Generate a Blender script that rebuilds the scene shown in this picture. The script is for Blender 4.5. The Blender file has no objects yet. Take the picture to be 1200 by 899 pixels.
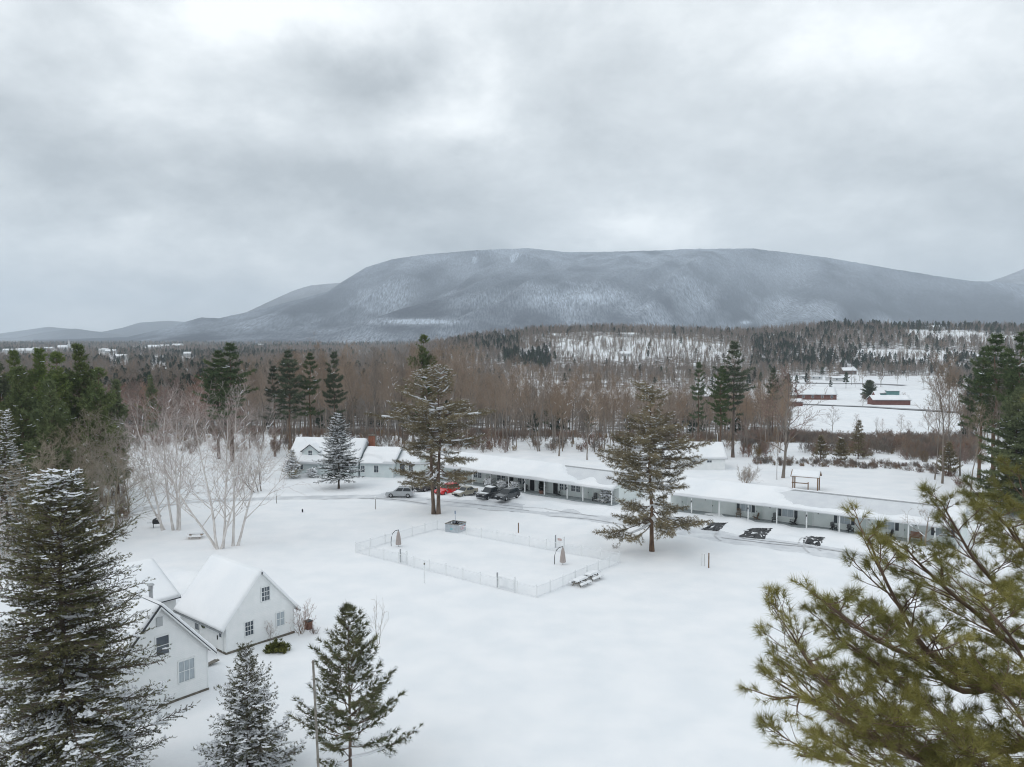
import bpy, math, random
import numpy as np
from mathutils import Matrix, Vector
R = math.radians
SC = bpy.context.scene
COL = SC.collection

# ------------------------------------------------------------------ camera
FPX, CAMH, HOR = 940.0, 26.0, 396.0
PITCH = math.atan((449.5 - HOR) / FPX)
cam = bpy.data.cameras.new('camera')
cam.sensor_width = 36; cam.lens = FPX / 1200 * 36; cam.clip_end = 40000; cam.clip_start = 0.5
cam_o = bpy.data.objects.new('camera', cam); COL.objects.link(cam_o)
cam_o.location = (0, 0, CAMH); cam_o.rotation_euler = (R(90) - PITCH, 0, 0)
SC.camera = cam_o

# ------------------------------------------------------------------ sky, sun, exposure
W = bpy.data.worlds.new('World'); SC.world = W; W.use_nodes = True
nt = W.node_tree; nt.nodes.clear()
SUN_EL, SUN_AZ = R(48), R(-120)        # azimuth measured clockwise from +Y
def wn(t, **k):
    n = nt.nodes.new(t)
    for a, v in k.items(): setattr(n, a, v)
    return n
def wl(a, b): nt.links.new(a, b)
def wmath(op, a, b=None, c=None, clamp=False):
    n = wn('ShaderNodeMath', operation=op, use_clamp=clamp)
    for i, v in enumerate((a, b, c)):
        if v is None: continue
        if isinstance(v, (int, float)): n.inputs[i].default_value = v
        else: wl(v, n.inputs[i])
    return n.outputs[0]
sky = wn('ShaderNodeTexSky', sky_type='NISHITA', sun_disc=False)
sky.sun_elevation = SUN_EL; sky.sun_rotation = SUN_AZ; sky.altitude = 200
tc = wn('ShaderNodeTexCoord')
sx = wn('ShaderNodeSeparateXYZ'); wl(tc.outputs['Generated'], sx.inputs[0])
zc = wmath('MAXIMUM', sx.outputs[2], 0.0)
zz = wmath('ADD', zc, 0.42)
cx, cy = wmath('DIVIDE', sx.outputs[0], zz), wmath('DIVIDE', sx.outputs[1], zz)
cv = wn('ShaderNodeCombineXYZ'); wl(cx, cv.inputs[0]); wl(cy, cv.inputs[1])
def wnoise(scale, detail, rough, dist, off, vec=None, sc=(1, 1, 1)):
    mp = wn('ShaderNodeMapping'); mp.inputs['Location'].default_value = off; mp.inputs['Scale'].default_value = sc
    wl(vec or cv.outputs[0], mp.inputs[0])
    n = wn('ShaderNodeTexNoise'); n.inputs['Scale'].default_value = scale; n.inputs['Detail'].default_value = detail
    n.inputs['Roughness'].default_value = rough; n.inputs['Distortion'].default_value = dist
    wl(mp.outputs[0], n.inputs[0]); return n.outputs[0]
n1 = wnoise(1.3, 8, 0.5, 0.1, (3.3, 1.1, 0))
n2 = wnoise(3.0, 12, 0.60, 0.15, (7.1, 0.4, 0), sc=(1, 0.9, 1))
n3 = wnoise(0.5, 3, 0.5, 0.0, (1.7, 5.4, 0))
wa = wmath('MULTIPLY', wmath('SUBTRACT', wnoise(2.2, 10, 0.6, 0.2, (11.3, 2.7, 0)), 0.5), 3.4); wb = wmath('MULTIPLY', wmath('SUBTRACT', wnoise(2.2, 10, 0.6, 0.2, (4.9, 13.1, 0)), 0.5), 3.4)
n4 = wnoise(7.5, 8, 0.62, 0.2, (2.2, 9.4, 0))
def blob(x, y, wx, wy, amp):     # a thick or thin part of the overcast deck, placed by direction
    dx = wmath('DIVIDE', wmath('SUBTRACT', wmath('DIVIDE', sx.outputs[0], wmath('MAXIMUM', sx.outputs[1], 0.05)), x), wx)
    dy = wmath('DIVIDE', wmath('SUBTRACT', wmath('DIVIDE', sx.outputs[2], wmath('MAXIMUM', sx.outputs[1], 0.05)), y), wy)
    dx = wmath('ADD', dx, wa); dy = wmath('ADD', dy, wb)
    r2 = wmath('ADD', wmath('MULTIPLY', dx, dx), wmath('MULTIPLY', dy, dy))
    return wmath('MULTIPLY', wmath('EXPONENT', wmath('MULTIPLY', r2, -1.0)), amp)
t = wmath('MULTIPLY', n1, 0.9)
t = wmath('ADD', t, wmath('MULTIPLY', n2, 1.05))
t = wmath('ADD', t, wmath('MULTIPLY', n3, 0.35))
t = wmath('ADD', wmath('MULTIPLY', n4, 0.55), wmath('ADD', t, -0.95))
def pxdir(px, py): return (px - 600) / FPX, (HOR - py) / FPX
BLOBS = [(400, 15, 260, 50, .26), (560, 120, 55, 75, .22), (490, 150, 70, 25, .14), (340, 150, 70, 35, .14), (430, 100, 85, 50, -.26), (265, 215, 190, 60, -.20), (470, 240, 170, 45, -.14),
         (70, 150, 110, 80, -.20), (860, 190, 230, 60, -.12), (1130, 260, 130, 60, -.08), (770, 270, 80, 32, .22), (110, 265, 120, 40, .14), (930, 60, 120, 40, .13), (1060, 40, 150, 70, .10), (640, 60, 60, 60, .05),
         (40, 350, 240, 60, .18), (560, 288, 110, 24, -.10), (120, 20, 90, 35, -.06), (700, 130, 60, 60, -.05), (20, 40, 60, 50, .12)]
for px, py, wx, wy, a in BLOBS:
    x, y = pxdir(px, py); t = wmath('ADD', t, blob(x, y, wx / FPX, wy / FPX, a * 1.7))
rp = wn('ShaderNodeValToRGB'); wl(t, rp.inputs[0])
e = rp.color_ramp.elements
e[0].position = 0.02; e[0].color = (4.0, 4.35, 4.6, 1)
e[1].position = 0.92; e[1].color = (8.9, 9.25, 9.4, 1)
m_ = e.new(0.5); m_.color = (6.25, 6.65, 6.9, 1)
# an overcast sky is brighter overhead than at the horizon
zb = wmath('ADD', wmath('MULTIPLY', wmath('POWER', zc, 1.3), 0.12), 0.97)
mul = wn('ShaderNodeVectorMath', operation='SCALE'); wl(rp.outputs[0], mul.inputs[0]); wl(zb, mul.inputs[3])
mx = wn('ShaderNodeMix', data_type='RGBA'); mx.inputs[0].default_value = 0.95
wl(sky.outputs[0], mx.inputs[6]); wl(mul.outputs[0], mx.inputs[7])
bg = wn('ShaderNodeBackground'); bg.inputs[1].default_value = 0.1; wl(mx.outputs[2], bg.inputs[0])
wo = wn('ShaderNodeOutputWorld'); wl(bg.outputs[0], wo.inputs[0])

sun = bpy.data.lights.new('sun', 'SUN'); sun.energy = 0.5; sun.angle = R(40); sun.color = (1.0, 0.97, 0.93)
sun_o = bpy.data.objects.new('sun', sun); COL.objects.link(sun_o)
sd = Vector((math.sin(SUN_AZ) * math.cos(SUN_EL), math.cos(SUN_AZ) * math.cos(SUN_EL), math.sin(SUN_EL)))
sun_o.rotation_euler = sd.to_track_quat('Z', 'Y').to_euler()
SC.view_settings.view_transform = 'Standard'; SC.view_settings.look = 'None'
SC.view_settings.exposure = 0.35; SC.view_settings.gamma = 1.0; SC.view_settings.use_curve_mapping = False
SC.render.engine = 'CYCLES'
SC.cycles.max_bounces = 6; SC.cycles.diffuse_bounces = 3; SC.cycles.glossy_bounces = 2; SC.cycles.transparent_max_bounces = 6
SC.cycles.volume_bounces = 3; SC.cycles.use_denoising = True; SC.cycles.filter_width = 1.1

# ------------------------------------------------------------------ pixel -> place helpers (photo pixels, 1200 x 899)
CF = np.array([0, math.cos(PITCH), -math.sin(PITCH)]); CU = np.array([0, math.sin(PITCH), math.cos(PITCH)])
def ray(px, py): return CF + np.array([(px - 600) / FPX, 0, 0]) - CU * ((py - 449.5) / FPX)
def PX(px, py, z=0.0):
    d = ray(px, py); return np.array([0, 0, CAMH]) + d * ((z - CAMH) / d[2])
def PD(px, py, Y):
    d = ray(px, py); return np.array([0, 0, CAMH]) + d * (Y / d[1])
def xat(px, Y): return (px - 600) / FPX * (Y + 1.0)

# ------------------------------------------------------------------ value noise
_rng = np.random.default_rng(5); _LAT = _rng.random((256, 256))
def vnoise(x, y):
    x = np.asarray(x, float); y = np.asarray(y, float)
    xi = np.floor(x).astype(int); yi = np.floor(y).astype(int); fx = x - xi; fy = y - yi
    fx = fx * fx * (3 - 2 * fx); fy = fy * fy * (3 - 2 * fy)
    g = lambda a, b: _LAT[a % 256, b % 256]
    return (g(xi, yi) * (1 - fx) + g(xi + 1, yi) * fx) * (1 - fy) + (g(xi, yi + 1) * (1 - fx) + g(xi + 1, yi + 1) * fx) * fy
def fbm(x, y, o=4):
    s = 0; a = .5
    for i in range(o): s = s + a * vnoise(x * 2 ** i + 17 * i, y * 2 ** i + 9 * i); a *= .5
    return s / (1 - .5 ** o)
def sstep(a, b, x):
    t = np.clip((np.asarray(x, float) - a) / (b - a), 0, 1); return t * t * (3 - 2 * t)

# ------------------------------------------------------------------ materials
def mat(name, c1, c2=None, scale=5.0, rough=.7, bump=0.0, bscale=None, spec=.3, metal=0, rnd=0.0, stretch=(1, 1, 1), detail=5, wave=None, contrast=(.35, .65)):
    m = bpy.data.materials.new(name); m.use_nodes = True; n = m.node_tree.nodes; l = m.node_tree.links
    b = n['Principled BSDF']; b.inputs['Roughness'].default_value = rough; b.inputs['Metallic'].default_value = metal
    b.inputs['Specular IOR Level'].default_value = spec
    tcn = n.new('ShaderNodeTexCoord'); mp = n.new('ShaderNodeMapping'); mp.inputs['Scale'].default_value = stretch
    l.new(tcn.outputs['Object'], mp.inputs[0])
    col = None
    if c2 is not None:
        nz = n.new('ShaderNodeTexNoise'); nz.inputs['Scale'].default_value = scale; nz.inputs['Detail'].default_value = detail
        l.new(mp.outputs[0], nz.inputs[0])
        mr = n.new('ShaderNodeMapRange'); mr.inputs[1].default_value = contrast[0]; mr.inputs[2].default_value = contrast[1]; l.new(nz.outputs[0], mr.inputs[0])
        mi = n.new('ShaderNodeMix'); mi.data_type = 'RGBA'; mi.inputs[6].default_value = (*c1, 1); mi.inputs[7].default_value = (*c2, 1)
        l.new(mr.outputs[0], mi.inputs[0]); col = mi.outputs[2]
    if rnd:
        oi = n.new('ShaderNodeObjectInfo'); hs = n.new('ShaderNodeHueSaturation')
        mm = n.new('ShaderNodeMapRange'); mm.inputs[3].default_value = 1 - rnd; mm.inputs[4].default_value = 1 + rnd
        l.new(oi.outputs['Random'], mm.inputs[0]); l.new(mm.outputs[0], hs.inputs['Value'])
        m2 = n.new('ShaderNodeMath'); m2.operation = 'MULTIPLY'; m2.inputs[1].default_value = 7.31
        m3 = n.new('ShaderNodeMath'); m3.operation = 'FRACT'; l.new(oi.outputs['Random'], m2.inputs[0]); l.new(m2.outputs[0], m3.inputs[0])
        m4 = n.new('ShaderNodeMapRange'); m4.inputs[3].default_value = .7; m4.inputs[4].default_value = 1.35; l.new(m3.outputs[0], m4.inputs[0]); l.new(m4.outputs[0], hs.inputs['Saturation'])
        if col is None: hs.inputs['Color'].default_value = (*c1, 1)
        else: l.new(col, hs.inputs['Color'])
        col = hs.outputs[0]
    if col is None: b.inputs['Base Color'].default_value = (*c1, 1)
    else: l.new(col, b.inputs['Base Color'])
    if bump or wave:
        bp = n.new('ShaderNodeBump'); bp.inputs['Distance'].default_value = .05; bp.inputs['Strength'].default_value = bump or .5
        if wave:           # (axis, wavelength)
            wv = n.new('ShaderNodeTexWave'); wv.bands_direction = wave[0]; wv.wave_profile = 'SAW'
            wv.inputs['Scale'].default_value = math.pi * 2 / wave[1] / 20; l.new(tcn.outputs['Object'], wv.inputs[0]); l.new(wv.outputs[1], bp.inputs['Height'])
            bp.inputs['Distance'].default_value = .012
        else:
            nb = n.new('ShaderNodeTexNoise'); nb.inputs['Scale'].default_value = bscale or scale * 2; nb.inputs['Detail'].default_value = 6
            l.new(mp.outputs[0], nb.inputs[0]); l.new(nb.outputs[0], bp.inputs['Height'])
        l.new(bp.outputs[0], b.inputs['Normal'])
    return m
SNOW = mat('snow', (.82, .845, .87), (.89, .90, .915), .25, .75, .5, 1.9, .15)
SNOWP = mat('packed_snow', (.60, .62, .65), (.76, .78, .80), .5, .6, .5, 2.5, .2, stretch=(1, 1, 1))
TSNOW = mat('tree_snow', (.82, .84, .87), None, rough=.8, spec=.1)
WSID = mat('white_clapboard', (.81, .83, .83), (.86, .87, .87), 1.5, .6, wave=('Z', .14))
GSID = mat('pale_green_clapboard', (.71, .76, .745), (.76, .80, .785), 1.2, .6, wave=('Z', .16))
BGSID = mat('pale_blue_clapboard', (.62, .69, .70), (.68, .74, .75), 1.2, .6, wave=('Z', .16))
TRIM = mat('white_trim', (.80, .82, .82), (.74, .76, .76), 3, .5)
ROOFM = mat('ribbed_white_roof', (.62, .64, .67), (.68, .70, .72), .6, .35, wave=('X', .45))
DARKROOF = mat('dark_roof_edge', (.035, .04, .05), None, rough=.5)
GLASS = mat('window_glass', (.05, .065, .085), (.13, .15, .17), .9, .12, spec=.5)
CURT = mat('curtained_glass', (.33, .38, .42), (.45, .50, .53), 6, .2, spec=.5, stretch=(3, 3, .2))
BLACKP = mat('black_paint', (.015, .016, .018), (.03, .03, .033), 8, .45)
CONC = mat('porch_concrete', (.24, .27, .28), (.32, .35, .36), 1.5, .7)
FOUND = mat('foundation', (.11, .10, .085), (.19, .17, .14), 3, .9)
BRICK = mat('brick', (.20, .075, .045), (.28, .12, .075), 5, .85)
WOODB = mat('brown_wood', (.15, .09, .05), (.24, .15, .085), 4, .7, stretch=(1, 1, .3))
WOODG = mat('weathered_wood', (.15, .14, .12), (.26, .24, .21), 4, .8)
CHAIRB = mat('brown_chair_paint', (.13, .10, .075), (.18, .14, .10), 4, .6)
ASPH = mat('wet_asphalt', (.040, .041, .043), (.50, .51, .53), 1.6, .55, .4, 20, contrast=(.60, .72), detail=8)
METAL = mat('galvanised', (.35, .36, .37), (.45, .46, .47), 4, .35, metal=.8)
TYRE = mat('tyre_rubber', (.015, .015, .016), None, rough=.8)
RIM = mat('wheel_alloy', (.45, .46, .47), None, rough=.35, metal=.7)
CGLASS = mat('car_glass', (.02, .025, .03), None, rough=.08, spec=.6)
LAMPW = mat('headlamp', (.7, .72, .75), None, rough=.15, spec=.6)
LAMPR = mat('tail_lamp', (.35, .02, .02), None, rough=.2, spec=.6)
BARKP = mat('pine_bark', (.095, .065, .05), (.19, .135, .10), 3, .95, .6, 8, stretch=(1, 1, .35), rnd=.1)
BARKS = mat('spruce_bark', (.07, .055, .045), (.13, .10, .08), 3, .95, stretch=(1, 1, .35))
BARKD = mat('grey_brown_bark', (.16, .138, .12), (.28, .245, .215), 2, .95, stretch=(1, 1, .3), rnd=.22)
TWIG = mat('brown_twigs', (.31, .245, .195), None, rough=.95, rnd=.25, spec=.1)
TWIGR = mat('reddish_twigs', (.26, .175, .145), None, rough=.95, rnd=.25, spec=.1)
BIRCH = mat('birch_bark', (.52, .49, .465), (.70, .67, .645), 2.5, .85, stretch=(1, 1, .5))
BTWIG = mat('birch_twigs', (.50, .44, .415), None, rough=.9, spec=.1)
ND_SP = mat('spruce_needles', (.072, .077, .036), (.145, .138, .066), .35, .7, spec=.2, rnd=.08)
ND_BS = mat('blue_spruce_needles', (.035, .045, .036), (.06, .072, .055), .4, .7, spec=.2)
ND_WP = mat('white_pine_needles', (.092, .125, .054), (.185, .215, .092), .22, .7, spec=.2, rnd=.2)
ND_DK = mat('dark_pine_needles', (.066, .094, .052), (.125, .152, .082), .22, .7, spec=.2, rnd=.2)
ND_RP = mat('red_pine_needles', (.175, .150, .090), (.285, .240, .150), .35, .7, spec=.2)
ND_FG = mat('olive_pine_needles', (.125, .128, .034), (.310, .270, .075), .7, .6, spec=.3, contrast=(.3, .7))
ND_FAR = mat('far_pine_needles', (.050, .068, .048), (.085, .105, .072), .05, .8, spec=.1, rnd=.3)

# ------------------------------------------------------------------ mesh building
def mesh_np(name, V, F3=None, F4=None, mats=(), mi=None, smooth=False):
    me = bpy.data.meshes.new(name); V = np.asarray(V, np.float32).reshape(-1, 3)
    F3 = np.zeros((0, 3), int) if F3 is None else np.asarray(F3, int).reshape(-1, 3)
    F4 = np.zeros((0, 4), int) if F4 is None else np.asarray(F4, int).reshape(-1, 4)
    n3, n4 = len(F3), len(F4)
    me.vertices.add(len(V)); me.vertices.foreach_set('co', V.ravel())
    me.loops.add(n3 * 3 + n4 * 4); me.polygons.add(n3 + n4)
    me.loops.foreach_set('vertex_index', np.concatenate([F3.ravel(), F4.ravel()]).astype(np.int32))
    me.polygons.foreach_set('loop_start', np.concatenate([np.arange(n3) * 3, n3 * 3 + np.arange(n4) * 4]).astype(np.int32))
    for m in mats: me.materials.append(m)
    if mi is not None: me.polygons.foreach_set('material_index', np.asarray(mi, np.int32))
    if smooth: me.polygons.foreach_set('use_smooth', np.ones(n3 + n4, bool))
    me.update(calc_edges=True); me.validate()
    return me
def link(name, me, parent=None, loc=None, rz=0):
    o = bpy.data.objects.new(name, me); COL.objects.link(o)
    if parent is not None: o.parent = parent
    if loc is not None: o.location = loc
    o.rotation_euler = (0, 0, rz)
    return o
def tag(o, label=None, cat=None, group=None, kind=None):
    for k, v in (('label', label), ('category', cat), ('group', group), ('kind', kind)):
        if v: o[k] = v
    return o
def thing(name, label, cat, loc=(0, 0, 0), rz=0, group=None):
    o = bpy.data.objects.new(name, None); COL.objects.link(o); o.empty_display_size = .5
    o.location = [float(c) for c in loc]; o.rotation_euler = (0, 0, rz)
    return tag(o, label, cat, group)
def dup(o, loc, rz=0, sc=1.0, label=None, group=None, parent=None):
    c = o.copy(); COL.objects.link(c)
    if parent is None:
        c.location = [float(v) for v in loc]; c.rotation_euler = (0, 0, rz); c.scale = (sc, sc, sc) if not isinstance(sc, tuple) else sc
        if label: c['label'] = label
        if group: c['group'] = group
    else: c.parent = parent
    for ch in list(o.children): dup(ch, None, parent=c)
    return c
class MB:
    """collects polygons for one mesh"""
    def __init__(s): s.v = []; s.f = []; s.m = []
    def poly(s, pts, m=0):
        i = len(s.v); s.v += [tuple(map(float, p)) for p in pts]; s.f.append(list(range(i, i + len(pts)))); s.m.append(m)
    def box(s, x0, x1, y0, y1, z0, z1, m=0):
        P = [(x0, y0, z0), (x1, y0, z0), (x1, y1, z0), (x0, y1, z0), (x0, y0, z1), (x1, y0, z1), (x1, y1, z1), (x0, y1, z1)]
        i = len(s.v); s.v += P
        for f in ((0, 3, 2, 1), (4, 5, 6, 7), (0, 1, 5, 4), (1, 2, 6, 5), (2, 3, 7, 6), (3, 0, 4, 7)): s.f.append([i + k for k in f]); s.m.append(m)
        return s
    def prism(s, poly, d, m=0):       # polygon (3-D points) pushed along vector d
        a = [np.array(p, float) for p in poly]; b = [p + np.array(d, float) for p in a]; n = len(a); i = len(s.v)
        s.v += [tuple(p) for p in a + b]
        s.f.append([i + k for k in range(n)][::-1]); s.m.append(m); s.f.append([i + n + k for k in range(n)]); s.m.append(m)
        for k in range(n): s.f.append([i + k, i + (k + 1) % n, i + n + (k + 1) % n, i + n + k]); s.m.append(m)
        return s
    def tube(s, pts, rad, n=8, m=0, cap=True):
        pts = [np.array(p, float) for p in pts]
        if not hasattr(rad, '__len__'): rad = [rad] * len(pts)
        base = len(s.v)
        for k, p in enumerate(pts):
            d = pts[min(k + 1, len(pts) - 1)] - pts[max(k - 1, 0)]; d /= (np.linalg.norm(d) or 1)
            a = np.cross(d, (0, 0, 1) if abs(d[2]) < .9 else (1, 0, 0)); a /= np.linalg.norm(a); b = np.cross(d, a)
            for j in range(n):
                t = 2 * math.pi * j / n; s.v.append(tuple(p + rad[k] * (math.cos(t) * a + math.sin(t) * b)))
        for k in range(len(pts) - 1):
            for j in range(n):
                q = base + k * n; s.f.append([q + j, q + (j + 1) % n, q + n + (j + 1) % n, q + n + j]); s.m.append(m)
        if cap:
            s.f.append([base + j for j in range(n)][::-1]); s.m.append(m)
            s.f.append([base + (len(pts) - 1) * n + j for j in range(n)]); s.m.append(m)
        return s
    def bar(s, p, q, w, h, m=0):       # rectangular bar between two points
        p = np.array(p, float); q = np.array(q, float); d = q - p; d /= np.linalg.norm(d)
        a = np.cross(d, (0, 0, 1) if abs(d[2]) < .95 else (0, 1, 0)); a /= np.linalg.norm(a); b = np.cross(a, d)
        c = [p + x * a * w / 2 + y * b * h / 2 for x, y in ((-1, -1), (1, -1), (1, 1), (-1, 1))]
        return s.prism(c, q - p, m)
    def build(s, name, mats, parent=None, loc=None, rz=0, bevel=0, smooth=False):
        me = bpy.data.meshes.new(name); me.from_pydata(s.v, [], s.f)
        if not isinstance(mats, (list, tuple)): mats = [mats]
        for m in mats: me.materials.append(m)
        me.polygons.foreach_set('material_index', np.array(s.m, np.int32))
        if smooth: me.polygons.foreach_set('use_smooth', np.ones(len(s.f), bool))
        me.update()
        o = link(name, me, parent, loc, rz)
        if bevel:
            b = o.modifiers.new('bevel', 'BEVEL'); b.width = bevel; b.segments = 2; b.limit_method = 'ANGLE'
        return o

def segs_np(S, sides=3):
    """S: rows p0(3) p1(3) r0 r1 -> tapered prisms"""
    S = np.asarray(S, float); n = len(S)
    if n == 0: return np.zeros((0, 3)), np.zeros((0, 4), int)
    p0, p1 = S[:, :3], S[:, 3:6]; d = p1 - p0; d /= np.maximum(np.linalg.norm(d, axis=1, keepdims=True), 1e-6)
    ref = np.where(np.abs(d[:, 2:3]) < .9, np.array([[0, 0, 1.]]), np.array([[1., 0, 0]]))
    a = np.cross(d, ref); a /= np.linalg.norm(a, axis=1, keepdims=True); b = np.cross(d, a)
    t = 2 * np.pi * np.arange(sides) / sides
    ring = np.cos(t)[None, :, None] * a[:, None] + np.sin(t)[None, :, None] * b[:, None]
    A = p0[:, None] + ring * S[:, 6][:, None, None]; B = p1[:, None] + ring * S[:, 7][:, None, None]
    V = np.concatenate([A, B], 1).reshape(-1, 3); o = (np.arange(n) * 2 * sides)[:, None]; j = np.arange(sides)[None]; k = (j + 1) % sides
    F = np.stack([o + j, o + k, o + sides + k, o + sides + j], -1).reshape(-1, 4)
    return V, F
def place_np(P, D, Sx, T, TF, rng, up=None, sz=None):
    """put template T (verts, axis +X, up +Z, unit size) at points P pointing along D, size Sx"""
    P = np.asarray(P, float); D = np.asarray(D, float); n = len(P)
    if n == 0: return np.zeros((0, 3)), np.zeros((0, TF.shape[1]), int)
    Sx = np.broadcast_to(np.asarray(Sx, float), (n,)); d = D / np.maximum(np.linalg.norm(D, axis=1, keepdims=True), 1e-6)
    ref = np.where(np.abs(d[:, 2:3]) < .95, np.array([[0, 0, 1.]]), np.array([[1., 0, 0]]))
    a = np.cross(ref, d); a /= np.linalg.norm(a, axis=1, keepdims=True); b = np.cross(d, a)
    if up is None:
        r = rng.random(n) * 2 * np.pi; c, s = np.cos(r)[:, None], np.sin(r)[:, None]; a, b = a * c + b * s, b * c - a * s
    V = P[:, None] + Sx[:, None, None] * (T[None, :, 0:1] * d[:, None] + T[None, :, 1:2] * a[:, None] + T[None, :, 2:3] * b[:, None])
    F = TF[None] + (np.arange(n) * len(T))[:, None, None]
    return V.reshape(-1, 3), F.reshape(-1, TF.shape[1])
def tpl_tuft(n, spread, width, seed=1, back=.0, lmin=.75):
    """needles as slim triangles fanning forward from the origin"""
    g = np.random.default_rng(seed); V = []; F = []
    for i in range(n):
        az = 2 * np.pi * (i + g.random()) / n * 3; el = spread * (0.25 + .75 * g.random())
        d = np.array([math.cos(el), math.sin(el) * math.cos(az), math.sin(el) * math.sin(az)]); L = lmin + (1 - lmin) * g.random()
        s = np.cross(d, g.normal(size=3)); s /= np.linalg.norm(s); k = len(V); o = np.array([-back * g.random(), 0, 0])
        V += [o - s * width * .5, o + s * width * .5, o + d * L]; F.append([k, k + 1, k + 2])
    return np.array(V), np.array(F)
def tpl_brush(n, width, seed=1, lean=.9, ln=.35):
    """bottle brush: needles along a shoot of length 1"""
    g = np.random.default_rng(seed); V = []; F = []
    for i in range(n):
        x = g.random(); az = g.random() * 2 * np.pi; r = np.array([0, math.cos(az), math.sin(az)])
        d = np.array([math.cos(lean), 0, 0]) + r * math.sin(lean); s = np.array([1, 0, 0]) * width * .5; k = len(V); o = np.array([x * .9, 0, 0])
        V += [o - s, o + s, o + d * ln * (.7 + .5 * g.random())]; F.append([k, k + 1, k + 2])
    return np.array(V), np.array(F)
def tpl_blob(seed=3):
    g = np.random.default_rng(seed); V = [(0, 0, .30)]; 
    for k in range(6): V.append((.62 * math.cos(k * 1.047) * (.8 + .4 * g.random()), .5 * math.sin(k * 1.047) * (.8 + .4 * g.random()), .10 + .1 * g.random()))
    for k in range(6): V.append((.72 * math.cos(k * 1.047 + .3) * (.8 + .4 * g.random()), .55 * math.sin(k * 1.047 + .3), -.10 - .1 * g.random()))
    F = []
    for k in range(6):
        j = (k + 1) % 6; F += [(0, 1 + k, 1 + j), (1 + k, 7 + k, 1 + j), (1 + j, 7 + k, 7 + j)]
    return np.array(V, float), np.array(F)
def merge(parts):
    """[(V,F,matindex)] with tri or quad F -> V, F3, F4, mi"""
    V = []; f3 = []; f4 = []; m3 = []; m4 = []; o = 0
    for v, f, m in parts:
        if len(v) == 0: continue
        (f3 if f.shape[1] == 3 else f4).append(f + o); (m3 if f.shape[1] == 3 else m4).append(np.full(len(f), m)); V.append(v); o += len(v)
    c = lambda L, w: np.concatenate(L) if L else np.zeros((0, w), int)
    return np.concatenate(V), c(f3, 3), c(f4, 4), np.concatenate(m3 + m4) if m3 + m4 else None
def mesh_parts(name, parts, mats, smooth=False):
    V, a, b, mi = merge(parts); return mesh_np(name, V, a, b, mats, mi, smooth)
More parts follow.
